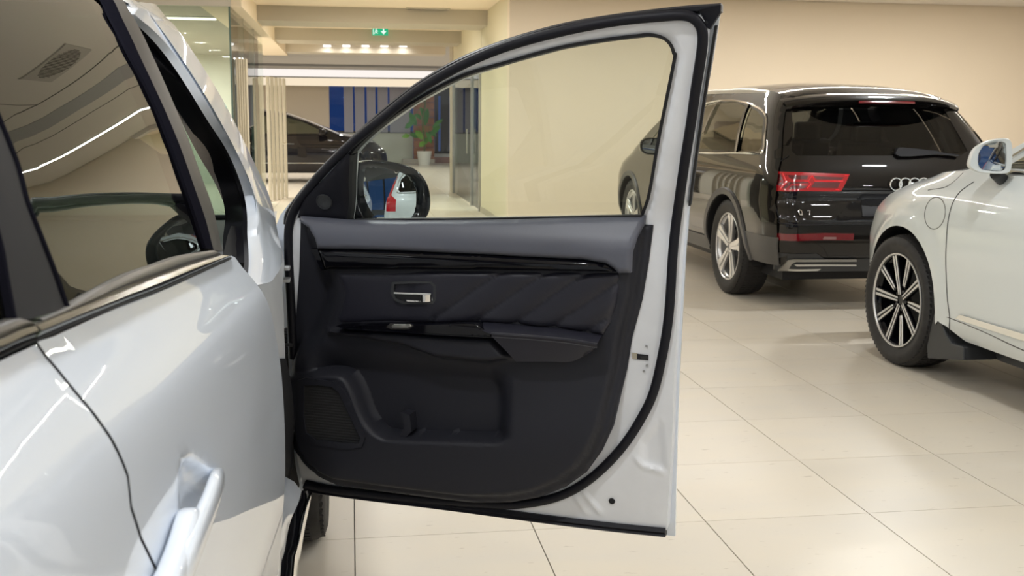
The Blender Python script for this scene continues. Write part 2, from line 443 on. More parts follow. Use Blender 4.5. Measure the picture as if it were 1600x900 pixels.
# ceiling joints, diffuser panel and light strip (seen mirrored in the side glass)
jm = mat('ceiling_joint', (.05, .045, .04), .8)
cm = MB()
for y in (8.05, 9.75): cm.box(-8, 10, y-.014, y+.014, MAIN_CEIL-.002, MAIN_CEIL+.01)
cm.box(1.2, 1.208, -8, 8.05, MAIN_CEIL-.0015, MAIN_CEIL+.01); struct(cm.put('trim_2', jm, smooth=False))
struct(box('trim_3', (-8.5, 10, 8.65, 9.25, MAIN_CEIL-.004, MAIN_CEIL+.01), mat('grey_ceiling_band', (.33, .33, .34), .7)))
st = thing('light_strip', 'long thin light strip across the ceiling in front of the beige wall', 'ceiling light', (4.0, 11.3, MAIN_CEIL))
box('light_tube', (-.85, 8.85, 11.28, 11.32, MAIN_CEIL-.022, MAIN_CEIL-.012), strip_m, st); box('housing', (-.9, 8.9, 11.26, 11.34, MAIN_CEIL-.012, MAIN_CEIL-.001), satin, st)
dv = thing('ceiling_diffuser', 'square perforated air diffuser panel in the white ceiling', 'vent', (.5, 7.25, MAIN_CEIL))
box('panel', (.2, .8, 6.95, 7.55, MAIN_CEIL-.012, MAIN_CEIL), mat('diffuser_face', (.45, .42, .38), .7), dv)
pf = MB()
for i in range(24):
    for j in range(24):
        x, y = .26+i*.48/23, 7.01+j*.48/23
        if math.hypot(x-.5, y-7.25) < .25: pf.box(x-.006, x+.006, y-.006, y+.006, MAIN_CEIL-.0135, MAIN_CEIL-.012)
pf.put('perforation', jm, dv, smooth=False)['kind'] = 'stuff'

# downlights: square housing with four bright cells
def downlight(x, y, z, s=.42, label='white square four-cell downlight in the ceiling', grp='downlights in the main ceiling'):
    v, f = boxv(-s/2-.02, s/2+.02, -s/2-.02, s/2+.02, -.006, .0)
    return v, f
dl_me = None
def make_downlight(x, y, z, s, grp, label):
    global dl_me
    k = ('dl', s)
    t = thing('downlight', label, 'ceiling light', (x, y, z), grp)
    if k not in ROOT:
        a = MB(); a.box(-s/2-.02, s/2+.02, -s*.16, s*.16, -.006, 0)
        b_ = MB()
        for i in (-1.5, -.5, .5, 1.5): b_.box(i*s/4-s*.09, i*s/4+s*.09, -s*.09, s*.09, -.010, -.006)
        r = []
        for nm, q, m in (('housing', a, satin), ('light_cell', b_, lamp_m)):
            me = bpy.data.meshes.new(nm); me.from_pydata(q.v, [], q.f); me.materials.append(m); r.append(me)
        ROOT[k] = r
    for me in ROOT[k]:
        o = bpy.data.objects.new(me.name, me); COL.objects.link(o); o.parent = t
    return t
for x, y in LAMP_SPOTS: make_downlight(x, y, MAIN_CEIL, .28, 'four-cell downlights in the main ceiling', 'slim four-cell downlight set in the pale main showroom ceiling')

# corridor beyond the corner
struct(box('wall_corridor_right', (CX1, CX1+.25, FY+.2, 16.2, 0, CORR_CEIL+.05), corr_m))
struct(box('wall_corridor_front', (CX1-.012, CX1+.01, FY-.012, 16.19, 0.0, .085), base_m)).name = 'baseboard_right'
struct(box('wall_corridor_end', (CX1-.02, CX1+.25, 20.6, 21.2, 0, CORR_CEIL+.05), cream_m)).name = 'wall_column'
struct(box('trim_4', (CX1-.005, CX1+.25, 16.2, 20.6, 2.25, CORR_CEIL+.05), corr_m))
struct(box('wall_side_room', (CX1+.25, 9, 22.5, 22.6, 0, 2.9), corr_m))
cc = struct(box('ceiling_corridor', (CX0-.02, 9, FY+.02, 22.6, CORR_CEIL, CORR_CEIL+.1), corr_ceil_m))
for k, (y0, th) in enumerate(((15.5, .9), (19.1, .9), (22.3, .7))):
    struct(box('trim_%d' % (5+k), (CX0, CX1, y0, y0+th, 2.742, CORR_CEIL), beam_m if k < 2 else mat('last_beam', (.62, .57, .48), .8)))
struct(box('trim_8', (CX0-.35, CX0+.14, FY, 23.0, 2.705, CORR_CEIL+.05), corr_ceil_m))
struct(box('trim_9', (-9, CX0+.02, FY-.05, FY+.05, 2.70, MAIN_CEIL), ceil_m))
cm_ = emis('small_lamp_face', (1, .97, .93), 2.2)
for px, w_ in zip((511, 541, 571, 600.5, 630), ('leftmost', 'second from the left', 'middle one', 'second from the right', 'rightmost')):
    q = at_y(px, 71.5, 22.2); t = thing('beam_light', 'small bright light on the last corridor beam, %s of the five' % w_, 'ceiling light', tuple(q), 'small lights on the last beam')
    box('light_cell', (q[0]-.075, q[0]+.075, q[1]-.05, q[1]+.09, q[2]-.018, q[2]+.014), cm_, t); box('housing', (q[0]-.085, q[0]+.085, q[1]-.06, q[1]+.10, q[2]+.014, q[2]+.024), satin, t)
    lamp(q[0], q[1]-.05, q[2]-.03, 1.2, .1)
sm = thing('smoke_detector', 'small round dark-bodied smoke detector on the corridor ceiling', 'detector', tuple(at_z(499, 11, CORR_CEIL)))
lx, ly, lz = sm.location
for nm, r0, r1_, z0, m in (('base', .06, .06, 0, beam_m), ('sensor', .04, .028, -.02, dark_clad)):
    v, f = lathe([(0, -.03+z0), (r1_, -.03+z0), (r0, z0), (0, z0)], 20, 'z', (lx, ly, lz)); put(nm, v, f, m, sm)
for (px, py, w_, nm) in ((668, 14, .62, 'upper'), (652, 49, .62, 'lower')):
    p = at_z(px, py, CORR_CEIL)
    t = thing('air_vent', 'recessed slot air vent in the corridor ceiling, %s' % ('nearest the camera' if nm == 'upper' else 'behind the first beam'), 'vent', tuple(p), 'corridor ceiling vents')
    box('frame', (p[0]-w_/2, p[0]+w_/2, p[1]-.16, p[1]+.16, CORR_CEIL-.012, CORR_CEIL), beam_m, t)
    box('slot', (p[0]-w_/2+.03, p[0]+w_/2-.03, p[1]-.05, p[1]+.05, CORR_CEIL-.0135, CORR_CEIL-.012), dark_clad, t)
# exit sign
p = at_y(594, 49, 18.95)
ex = thing('exit_sign', 'green emergency exit sign with white arrow hanging in the corridor', 'sign', tuple(p))
ew = 24/CAM_F*18.9/2; eh = 12.5/CAM_F*18.9/2
box('sign_face', (p[0]-ew, p[0]+ew, p[1]-.03, p[1], p[2]-eh, p[2]+eh), mat('exit_green', (.0, .28, .14), .4, emit=(0, .5, .26), es=.55), ex)
box('bracket', (p[0]-.01, p[0]+.01, p[1]-.02, p[1]-.01, p[2]+eh, CORR_CEIL if p[1] < 19.1 else 2.742), satin, ex)
wm = emis('exit_white', (.85, 1, .93), 1.0)
g = MB(); X, Z, Y = p[0], p[2], p[1]-.031
g.add(*prism([(X+ew*.42-.012, Z+eh*.75), (X+ew*.42-.012, Z), (X+ew*.42-.05, Z), (X+ew*.42, Z-eh*.75), (X+ew*.42+.05, Z), (X+ew*.42+.012, Z), (X+ew*.42+.012, Z+eh*.75)], 'y', Y-.003, Y))
g.put('arrow', wm, ex, smooth=False)
g = MB(); q = X-ew*.5; u = eh   # running figure in a doorway
for a in ([(q-.055, Z-u*.8), (q-.055, Z+u*.8), (q-.043, Z+u*.8), (q-.043, Z-u*.8)], [(q-.055, Z+u*.7), (q-.055, Z+u*.82), (q+.05, Z+u*.82), (q+.05, Z+u*.7)],
          [(q-.01, Z+u*.35), (q-.01, Z+u*.6), (q+.012, Z+u*.6), (q+.012, Z+u*.35)], [(q-.02, Z-u*.15), (q-.012, Z+u*.3), (q+.012, Z+u*.25), (q+.004, Z-u*.2)],
          [(q-.004, Z-u*.15), (q+.03, Z-u*.45), (q+.02, Z-u*.6), (q-.02, Z-u*.2)], [(q-.02, Z-u*.1), (q-.015, Z-u*.5), (q-.04, Z-u*.8), (q-.03, Z-u*.5)], [(q+.0, Z+u*.25), (q+.035, Z), (q+.03, Z-u*.1), (q-.003, Z+u*.1)]):
    g.add(*prism(a, 'y', Y-.003, Y))
g.put('running_figure', wm, ex, smooth=False)

# glazed door on the right of the corridor
gd = thing('glass_door', 'steel framed glass door with long handle in the corridor side', 'door', (CX1, 18.4, 0))
f_ = MB()
for y in (16.25, 17.35, 20.5): f_.box(CX1-.03, CX1+.03, y, y+.06, 0, 2.25)
f_.box(CX1-.03, CX1+.03, 16.25, 20.56, 2.19, 2.25); f_.put('door_frame', steel, gd, smooth=False)
box('pane', (CX1-.006, CX1+.006, 16.31, 17.35, .02, 2.19), shop_glass, gd); box('pane', (CX1-.006, CX1+.006, 17.41, 20.5, .02, 2.19), shop_glass, gd)
tube('handle', [(CX1-.07, 17.55, .85), (CX1-.07, 17.55, 1.25)], .014, chrome, gd)
dsk = thing('office_desk', 'dark office desk seen dimly through the corridor glass door', 'desk', (3.0, 19.6, 0))
box('desktop', (2.5, 3.6, 19.0, 20.4, .72, .75), interior, dsk); 
for x in (2.55, 3.5):
    for y in (19.05, 20.3): box('leg', (x, x+.05, y, y+.05, 0, .72), steel, dsk)
box('monitor', (2.7, 2.74, 19.4, 19.9, .85, 1.2), interior, dsk); box('monitor_stand', (2.70, 2.74, 19.62, 19.68, .75, .86), interior, dsk)

# left glass partition: front pane and receding panes
gp = thing('glass_partition', 'tall frameless glass partition enclosing the room left of the corridor', 'partition', (CX0, 18, 0))
GT = 2.705
for x0, x1 in ((-8.7, -5.2), (-5.19, CX0-.012)): box('pane', (x0, x1, FY, FY+.012, .01, GT), shop_glass, gp)
for k in range(3):
    y0 = FY+.02+k*1.58; box('pane', (CX0-.006, CX0+.006, y0, y0+1.56, .01, GT), shop_glass, gp)
edge = mat('glass_edge', (.10, .16, .14), .2)
e_ = MB(); e_.box(CX0-.014, CX0+.008, FY-.002, FY+.014, .01, GT)
for k in range(1, 3): e_.box(CX0-.007, CX0+.007, FY+k*1.58, FY+k*1.58+.015, .01, GT)
e_.put('pane_edge', edge, gp, smooth=False)
# room behind the glass
struct(box('wall_room_back', (-9, CX0-.9, 23.6, 23.7, 0, 2.9), mat('room_wall', (.66, .65, .57), .8)))
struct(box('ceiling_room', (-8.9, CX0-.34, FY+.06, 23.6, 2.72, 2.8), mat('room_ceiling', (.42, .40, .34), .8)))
p0, p1 = at_z(200, 23, 2.71), at_z(337, 28.5, 2.71)
rl = thing('linear_light', 'thin linear ceiling light glowing behind the left glass partition', 'ceiling light', (p0[0], p0[1], 2.71))
box('light_tube', (p0[0]-.8, p1[0], p1[1]-.05, p1[1]+.06, 2.69, 2.705), emis('linear_tube', (1, .93, .72), 3.5), rl)
box('housing', (p0[0]-.82, p1[0]+.02, p1[1]-.07, p1[1]+.08, 2.705, 2.72), satin, rl)
# folded slatted door leaves standing by the partition
def leaves(name, label, pxs, ytop, Y, pitch=.22):
    a = at_y(pxs[0], 200, Y)[0]; top = at_y(pxs[0], ytop, Y)[2]; b2 = at_y(pxs[1], 200, Y+.1)[0]
    t = thing(name, label, 'folding door', (a, Y, 0), 'cream folded door stacks')
    n = 5
    for k in range(n):
        x = a+(b2-a)*(k+.5)/n; w = (b2-a)/n*.47; y = Y+pitch*k
        m = MB(); m.box(x-w, x+w, y, y+.16, 0.01, top); o = m.put('door_leaf', cream_m, t, smooth=False, bevel=.008)
    return t
leaves('folding_door', 'cream stack of folded door leaves at the near corner of the glass partition', (370.5, 387), 90, 13.62, .045)
leaves('folding_door', 'cream stack of folded door leaves farther off, with small lever handle', (417, 443), 119, 18.4)
p = at_y(443, 224, 18.4); hd = bpy.data.objects[[o.name for o in COL.objects if o.name.startswith('folding_door')][-1]]
tube('handle', [(p[0]-.02, p[1]-.02, p[2]), (p[0]+.06, p[1]-.02, p[2])], .012, chrome, hd)

# hall at the far end
struct(box('ceiling_hall', (-9, 9, 22.6, 33.4, HALL_CEIL, HALL_CEIL+.1), grey_m))
struct(box('trim_10', (-9, 9, 30.3, 30.5, 2.86, HALL_CEIL), mat('dark_soffit', (.3, .3, .3), .8)))
y_ = 35.0
za, zb, zc_ = at_y(500, 113, y_)[2], at_y(500, 121, y_)[2], at_y(500, 134, y_)[2]
cv = thing('cove_light', 'wide glowing ceiling cove across the far end of the hall', 'ceiling light', (0, y_, zc_))
box('upper_panel', (-9, 9, y_, y_+.1, zb+.02, za+.12), lit_white, cv); box('lower_panel', (-9, 9, y_-.02, y_+.1, zc_, zb-.02), lit_warm, cv)
box('divider', (-9, 9, y_-.05, y_+.1, zb-.02, zb+.02), beam_m, cv)
FW = 36.0
def fx(px, py=200): return at_y(px, py, FW)[0]
def fz(px, py): return at_y(px, py, FW)[2]
zt = fz(560, 128)
struct(box('wall_far_left', (-9, fx(515), FW, FW+.2, 0, zt), wall_m))
struct(box('wall_far_right', (fx(708), 9, FW, FW+.2, 0, zt), grey_m))
struct(box('trim_11', (-9, 9, FW-.85, FW+.2, fz(560, 134), zt+.3), grey_m))
struct(box('wall_far_low', (fx(515), fx(645), FW, FW+.2, 0, fz(600, 208)), mat('counter_white', (.60, .63, .55), .6)))
struct(box('trim_12', (fx(515), fx(645), FW-.03, FW+.01, fz(600, 208), fz(600, 205)), dark_clad))
pn = fx(538)
for k, (a, b_) in enumerate(((538, 552), (555, 570), (573.5, 587), (590.5, 606), (609, 641))):
    o = struct(box('trim_%d' % (13+k), (fx(a), fx(b_), FW-.08, FW-.02, fz(600, 207), fz(600, 136)), slat_m))
w2 = struct(box('window_2', (fx(515), fx(645), FW+.1, FW+.14, fz(600, 208), zt), glass('far_glass', (.5, .6, .8), 1.3)))
# wooden pillar of planks
wd = thing('wooden_pillar', 'reddish-brown pillar clad in horizontal wood planks behind the plant', 'pillar', (fx(661), FW-.3, 0))
woodm = mat('wood_plank', (.30, .125, .065), .45, noise=(3, .25))
for k in range(11):
    z0 = .02+k*.25; box('plank', (fx(645.5), fx(677.5), FW-.32, FW-.04, z0, z0+.24), woodm, wd, bevel=.012)
struct(box('baseboard_far', (fx(628), fx(678), FW-.34, FW-.02, 0, .14), mat('pale_base', (.5, .46, .4), .6))).name = 'baseboard_far'
w3 = MB()
for a in (679, 688.5, 706): w3.box(fx(a), fx(a)+(.12 if a != 688.5 else .28), FW-.05, FW+.05, fz(690, 238), fz(690, 148))
w3.box(fx(678), fx(709), FW-.05, FW+.05, fz(690, 240), fz(690, 236)); w3.box(fx(678), fx(709), FW-.05, FW+.05, fz(690, 150), zt+.3)
o = struct(w3.put('window_3', frame_dark, smooth=False)); box('pane', (fx(678), fx(709), FW, FW+.01, fz(690, 238), fz(690, 150)), glass('blue_glass', (.6, .75, 1.0), 1.4), o)
struct(box('wall_sill', (fx(678), fx(709), FW, FW+.2, 0, fz(690, 240)), mat('sill_white', (.55, .56, .56), .6))).name = 'trim_18'
struct(box('wall_sill', (fx(678), fx(709), FW-.05, FW, 0, .2), mat('sill_red', (.28, .16, .14), .6))).name = 'trim_19'
# neighbouring cars parked outside in the dusk, seen through the far glass
# potted plant
p = at_z(663, 260, 0); PY = 34.2; p = at_y(663, 258, PY)
pl = thing('potted_plant', 'tall leafy green fig plant in a tapered white pot', 'plant', (p[0], PY, 0))
v, f = lathe([(0, .0), (.17, 0), (.24, .44), (.21, .44), (.205, .40), (0, .40)], 24, 'z', (p[0], PY, 0)); put('pot', v, f, mat('pot_white', (.7, .7, .66), .5), pl)
v, f = lathe([(0, .41), (.2, .405)], 16, 'z', (p[0], PY, 0)); put('soil', v, f, mat('soil', (.03, .02, .012), .9), pl)
stem = cr([(p[0], PY, .4), (p[0]+.02, PY, .8), (p[0]-.05, PY, 1.3), (p[0]+.05, PY, 2.1)], 5)
tube('stem', stem, .022, mat('stem', (.10, .11, .04), .7), pl)
leaf_m = mat('leaf', (.05, .20, .035), .4, noise=(3, .35))
leaf_b = mat('leaf_bright', (.16, .36, .05), .4, noise=(3, .3))
SC_ = PY/CAM_F
LEAVES = [((657, 168), (668, 192), 6), ((668, 170), (664, 196), 6), ((650, 196), (640, 176), 7), ((648, 190), (633, 200), 6), ((640, 212), (628, 214), 5), ((655, 214), (640, 210), 6), ((660, 218), (650, 204), 7),
          ((662, 224), (672, 216), 7), ((664, 222), (655, 229), 6), ((672, 212), (688, 196), 6), ((670, 206), (682, 214), 5), ((676, 200), (692, 186), 5), ((650, 180), (640, 190), 5), ((658, 186), (648, 178), 5), ((666, 206), (674, 224), 5)]
for k, (a, b2, w) in enumerate(LEAVES):
    w = w*.68
    A = at_y(*a, PY+rng.uniform(-.15, .15)); B = at_y(*b2, PY+rng.uniform(-.3, .3)); d = B-A; L = np.linalg.norm(d); d /= L
    s = np.cross(d, (0.2, 1, .3)); s /= np.linalg.norm(s); nn = np.cross(s, d); V = []; F = []
    for i in range(7):
        t = i/6; ww = w*SC_*math.sin(math.pi*min(1, t*.93+.05))**.7
        for j, q in enumerate((-1, 0, 1)): V.append(A+d*L*t+s*q*ww+nn*(.02*(q == 0)+.05*math.sin(math.pi*t)))
    for i in range(6):
        for j in range(2): F.append((i*3+j, i*3+j+1, i*3+j+4, i*3+j+3))
    put('leaf', V, F, leaf_b if k in (6, 7, 8, 4) else leaf_m, pl)
    tube('petiole', [stem[min(len(stem)-1, 4+k)], A], .006, leaf_m, pl, n=5) if k % 2 == 0 else None
# ================================================================ curved charts
class ImplicitChart(Chart):
    """g(P, w): signed distance-like value, positive on the viewer's side; uvof(P) -> (u, v)."""
    def __init__(s, mp, g, uvof, t0=.3, t1=8.0, fl=False):
        s.mp, s.g, s.uvof, s.t0, s.t1, s.fl = mp, g, uvof, t0, t1, fl
    def hit(s, px, py, w=0.0):
        d = ray(px, py); t = np.linspace(s.t0, s.t1, 900); P = EYE+t[:, None]*d; v = s.g(P, w)
        k = np.where((v[:-1] > 0) & (v[1:] <= 0))[0]
        if len(k) == 0:
            i = int(np.argmin(np.abs(v))); return tuple(float(q) for q in s.uvof(P[i:i+1])[0])
        a, b = t[k[0]], t[k[0]+1]
        for _ in range(30):
            m = .5*(a+b)
            if s.g((EYE+m*d)[None], w)[0] > 0: a = m
            else: b = m
        return tuple(float(q) for q in s.uvof((EYE+b*d)[None])[0])

# side of the white car: X as a function of Y (along the car) and z
_pz = np.array([.15, .34, .45, .522, .633, .698, .767, .827, .91, .981, 1.016, 1.037, 1.062, 1.091, 1.122, 1.16, 1.20, 1.25, 1.30, 1.35, 1.40, 1.45, 1.50, 1.55, 1.60, 1.66])
_px = np.array([-.22, -.178, -.156, -.145, -.134, -.128, -.126, -.126, -.129, -.138, -.144, -.149, -.160, -.185, -.211, -.221, -.231, -.2455, -.262, -.281, -.303, -.330, -.362, -.40, -.45, -.55])
def _smooth_table(x, xs, ys):        # table smoothed by a small box so panels reflect cleanly
    o = np.arange(-3, 4)*.008; return np.mean([np.interp(x+q, xs, ys) for q in o], axis=0)
def beltshift(Y): return .055*(1.9-Y)
def side_x(Y, z):
    zz = z-beltshift(Y)*sstep(z, .62, 1.0)*np.clip((1.75-z)/.5, 0, 1)
    return _smooth_table(zz, _pz, _px)+.04*(Y-1.9)-.02*np.clip(Y-2.9, 0, 9)**2
A = ImplicitChart(lambda u, v, w: np.stack([side_x(u, v)+w, u, v], 1),
                  lambda P, w: P[:, 0]-side_x(P[:, 1], P[:, 2])-w, lambda P: P[:, 1:3], .3, 6)
CAR = thing('white_suv', 'white sport utility car in the left foreground with its front door wide open', 'car', (-1.03, 1.9, 0))
def off(P, v): return np.asarray(P)+np.asarray(v)
def zb(Y): return 1.122+beltshift(Y)
# rear door shell
cut = A.uv([(58, 534), (90, 575), (120, 612), (160, 662), (186, 705), (201, 742), (206, 790), (222, 840), (250, 900)])
cut = np.vstack([cut, [(cut[-1][0]+.05, cut[-1][1]-.12), (1.06, .58), (1.13, .45), (1.16, .34)]])
ys = np.linspace(cut[0][0]+.04, 1.88, 10)
door_poly = [tuple(p) for p in cut[::-1]]+[(y, zb(y)) for y in ys]+[(1.9, zb(1.9)-.004), (1.903, 1.0), (1.903, .6), (1.903, .36), (1.895, .34)]
door_poly = door_poly[::-1]
cup_uv = A.uv([(p[0], p[1], -.004) for p in [(295, 712), (282, 722), (277, 742), (277, 775), (279, 808), (283, 830), (300, 815), (318, 790), (330, 770), (325, 750), (313, 728)]])
def handle_dent(V):
    return -.020*sstep(sdf(V, cup_uv), -.005, .020)
print('cup', cup_uv.round(3).tolist())
rd = A.patch('rear_door', door_poly, white_paint, CAR, step=.011, bstep=.011, th=None, h=handle_dent, sharp=60, lines=[np.vstack([cup_uv, cup_uv[:1]])])
dp = door_poly
A.patch('door_jamb', [(.5, .32), (1.915, .32), (1.915, 1.10), (1.5, 1.12), (.5, 1.17)], rubber, CAR, step=.1, w=-.035, th=None)
A.patch('door_edge', [(1.80, .34), (1.902, .34), (1.902, 1.118), (1.80, 1.12)], white_matte, rd, step=.05, w=-.03, th=None)
fe = [(1.903, z) for z in np.linspace(.34, 1.118, 40)]; fe = np.array(fe)
loft('edge_return', [A.P(fe[:, 0], fe[:, 1], 0), A.P(fe[:, 0], fe[:, 1], -.030)], white_paint, rd)
# quarter panel
qa = [(.75+.40*math.cos(a), .35+.42*math.sin(a)) for a in np.radians(np.linspace(180, 0, 16))]
cutq = cut-np.array([.005, 0]); cutq[:, 0] -= .001
qp = [(-.7, zb(-.7)), (-.7, .36), (.35, .36)]+[p for p in qa if p[0] < 1.10]+[tuple(p) for p in cutq[::-1] if p[1] > .60]+[(cutq[0][0]-.0, zb(cutq[0][0])-.0)]
quarter = A.patch('quarter_panel', qp, white_paint, CAR, step=.03, bstep=.02, th=None, sharp=60)
# wheel arch cover and rear wheel below the frame
# greenhouse pieces
def poly2(a, b): return list(a)+list(b)[::-1]
G1l = [(135, -50), (160, 0), (174, 29), (201, 82), (228, 133), (257, 198), (264, 217), (290, 290), (310, 350), (322, 388)]
G1r = [(155, -50), (177, 0), (191, 29), (216, 82), (240, 133), (269, 198), (277, 217), (303, 290), (322, 345), (334, 391)]
G2r = [(168, -50), (192, 0), (202, 17), (225, 58), (241, 93), (263, 142), (284, 191), (313, 271), (333, 326), (349, 393)]
CPr = [(-60, 20), (-30, 110), (0, 184), (9, 206), (27, 252), (36, 283), (46, 320), (71, 383), (88, 427), (107, 479)]
CPl = [(-130, 20), (-100, 110), (-70, 184), (-55, 206), (-38, 252), (-25, 283), (-12, 320), (5, 380), (14, 430), (28, 503)]
GB = [(107, 479), (150, 455), (200, 429), (245, 413), (283, 400), (334, 391)]
AB = [(53, 506), (107, 485), (150, 468), (200, 449), (250, 430), (300, 412), (345, 398)]
BB = [(56, 527), (107, 505), (150, 488), (200, 468), (250, 449), (300, 427), (361, 401)]
KB = [(57, 533), (107, 511), (150, 494), (200, 474), (250, 455), (300, 433), (361, 405)]
dark_rubber = mat('dark_rubber', (.010, .010, .015), .9, spec=.0)
def ext_top(L, w=0.0):
    uv = A.uv([(p[0], p[1], w) for p in L if p[1] >= 0]); n0 = len([p for p in L if p[1] < 0])
    if n0 == 0: return uv
    d = uv[0]-uv[2]; d = d/abs(d[1])*(1.62-uv[0][1]) if abs(d[1]) > 1e-4 else d
    return np.vstack([uv[0]+d, uv])
glass_poly = [tuple(p) for p in ext_top(CPr[2:], -.003)] + [(p[0], p[1], -.003) for p in GB[1:-1]] + [tuple(p) for p in ext_top(G1l, -.003)[::-1]]
glass_poly = [(1.02, 1.585)]+glass_poly[0:]
A.patch('window_glass', glass_poly, tint_glass, rd, step=.06, bstep=.03, w=-.003, th=None, sharp=89)
def strip(name, L, Rr, m, parent, w=0.0, n=5, rows=5, bulge=0.0, edge=.008, **k):
    a = ext_top(L, w); b = ext_top(Rr, w); a = cr(a, n); b = cr(b, n); N = max(len(a), len(b)); a = resample(a, N); b = resample(b, N)
    R_ = []
    R_.append(A.P(a[:, 0], a[:, 1], w-edge))
    for t in np.linspace(0, 1, rows): q = a+(b-a)*t; R_.append(A.P(q[:, 0], q[:, 1], w+bulge*math.sin(math.pi*t)))
    R_.append(A.P(b[:, 0], b[:, 1], w-edge))
    return loft(name, R_, m, parent, **k)
strip('window_seal', G1l, G1r, dark_rubber, rd, w=.002, bulge=.002, edge=.005)
pil_m = mat('pillar_garnish', (.05, .045, .04), .45, coat=.0, spec=.4)
strip('pillar_cover', G1r, G2r, pil_m, rd, w=.001, bulge=.002, edge=.04)
cp_m = mat('rear_pillar_film', (.03, .03, .032), .6, spec=.12)
strip('rear_pillar_cover', CPl, CPr, cp_m, rd, w=.002, bulge=.003)
strip('window_seal', [(p[0]-1, p[1]) for p in CPr], [(p[0]+3, p[1]) for p in CPr], dark_rubber, rd, w=.005, bulge=.001, edge=.006)
strip('window_seal', [(p[0]-4, p[1]) for p in CPl], [(p[0], p[1]) for p in CPl], dark_rubber, rd, w=.005, bulge=.001, edge=.006)
belt_m = mat('belt_weatherstrip', (.085, .078, .07), .35, coat=.3, coat_rough=.2)
strip('belt_seal', [(62, 498)]+GB, [(60, 504)]+AB[1:], belt_m, rd, w=.006, bulge=.003)
strip('belt_molding', AB, BB, dark_chrome, rd, w=.008, bulge=.005)
strip('belt_seal', BB, KB, rubber, rd, w=.004, bulge=.001, edge=.01)
for nm, a, b_, m, w in (('belt_seal', [(-60, 528), (0, 507), (29, 497), (47, 503)], [(-60, 545), (0, 527), (30, 513), (50, 507)], belt_m, .006),
                        ('belt_molding', [(-60, 545), (0, 527), (30, 513), (51, 506)], [(-60, 573), (0, 550), (30, 536), (54, 527)], dark_chrome, .008),
                        ('belt_seal', [(-60, 573), (0, 550), (30, 536), (54, 527)], [(-60, 581), (0, 557), (30, 543), (54, 533)], rubber, .004)):
    strip(nm, a, b_, m, quarter, w=w, bulge=.004)
qg = [(-700, 20)]
uvl = A.uv(CPl); q0 = uvl[0]
A.patch('quarter_glass', [tuple(p) for p in uvl]+[(-.1, zb(-.1)+.03), (-.35, zb(-.35)+.08), (-.1, 1.42)], tint_glass, quarter, step=.06, w=-.004, th=None)
# the handle: swept grip with a wider rear end, and its gasket
HPX = [(339, 745, -.006), (341, 748, .008), (337, 758, .017), (328, 785, .020), (316, 815, .021), (303, 845, .021), (291, 875, .020), (278, 905, .017), (266, 935, .012)]
pp = cr([A.P([A.hit(*q)[0]], [A.hit(*q)[1]], q[2])[0] for q in HPX], 5); pp = resample(pp, 44)
for _ in range(2): pp[1:-1] = (pp[:-2]+pp[1:-1]*2+pp[2:])/4
print('handle', pp[[0, 10, 20, 30, 43]].round(3).tolist())
Nv = np.tile(np.array([1.0, 0, 0]), (len(pp), 1))
def hprof(t):
    s_ = np.interp(t, [0, .08, .3, 1], [.008, .012, .0135, .015]); d = np.interp(t, [0, .1, .5, 1], [.006, .0075, .008, .010])
    return [(s_*np.sign(math.cos(a))*abs(math.cos(a))**.75, d*np.sign(math.sin(a))*abs(math.sin(a))**.75) for a in np.linspace(0, 2*math.pi, 25)[:-1]]
sweep('door_handle', pp, hprof, Nv, white_paint, rd, sharp=70)
cpp_ = cr([A.P([A.hit(*q)[0]], [A.hit(*q)[1]], q[2])[0] for q in [(300, 806, .006), (295, 818, .011), (288, 845, .013), (279, 875, .013), (268, 905, .013), (252, 945, .012)]], 5)
sweep('handle_cap', cpp_, lambda t: [((np.interp(t, [0, .08, .25, 1], [.004, .011, .0155, .017]))*np.sign(math.cos(a))*abs(math.cos(a))**.6, (np.interp(t, [0, .1, 1], [.006, .012, .013]))*np.sign(math.sin(a))*abs(math.sin(a))**.6) for a in np.linspace(0, 2*math.pi, 25)[:-1]], np.array([1., 0, 0]), white_paint, rd, sharp=70)
gk = cr(A.P(*A.uv([(279, 815, .001), (268, 838, .001), (262, 866, .001), (266, 895, .001), (276, 930, .001)]).T, .001), 5)
tube('handle_gasket', gk, .0018, rubber, rd, n=8)

# ---- front opening: roof rail and A pillar, seal, trim
PO = [(212, -45), (236, 0), (257, 20), (279, 49), (305, 89), (332, 129), (350, 160), (368, 195), (391, 243), (408, 275), (420, 301), (427, 320), (433, 345), (438, 380), (441, 410)]
PM = [(196, -45), (216, 0), (236, 26), (257, 54), (284, 93), (308, 130), (330, 165), (352, 205), (376, 250), (392, 285), (404, 315), (412, 345), (418, 380), (422, 410), (424, 440)]
PI = [(176, -45), (194, 0), (202, 17), (214, 28), (239, 44), (261, 69), (283, 96), (305, 133), (328, 171), (345, 200), (362, 220), (388, 275), (400, 319), (404, 382), (403, 445)]
SI = [(168, -45), (190, 0), (198, 17), (212, 33), (225, 58), (241, 93), (256, 108), (274, 127), (292, 153), (310, 180), (333, 215), (359, 258), (374, 304), (381, 342), (382, 411)]
def rows(Ls, ws, n=5):
    out = []
    for L, w in zip(Ls, ws):
        q = resample(cr(ext_top(L, w), n), 70)
        for _ in range(14): q[1:-1] = (q[:-2]+q[1:-1]*2+q[2:])/4
        out.append(A.P(q[:, 0], q[:, 1], w))
    return out
ro = rows([PO, PM, PI], [-.004, 0.0, -.006])
back = off(ro[0], (-.07, .05, -.005)); lip = off(ro[0], (-.018, .012, 0)); inn = off(ro[2], (-.02, -.004, 0))
mid = (ro[0]+ro[1])/2+np.array([.003, 0, 0]); mid2 = (ro[1]+ro[2])/2+np.array([.002, 0, 0])
ap = loft('front_pillar', [back, lip, ro[0], mid, ro[1], mid2, ro[2], inn], white_paint, CAR, sharp=50)
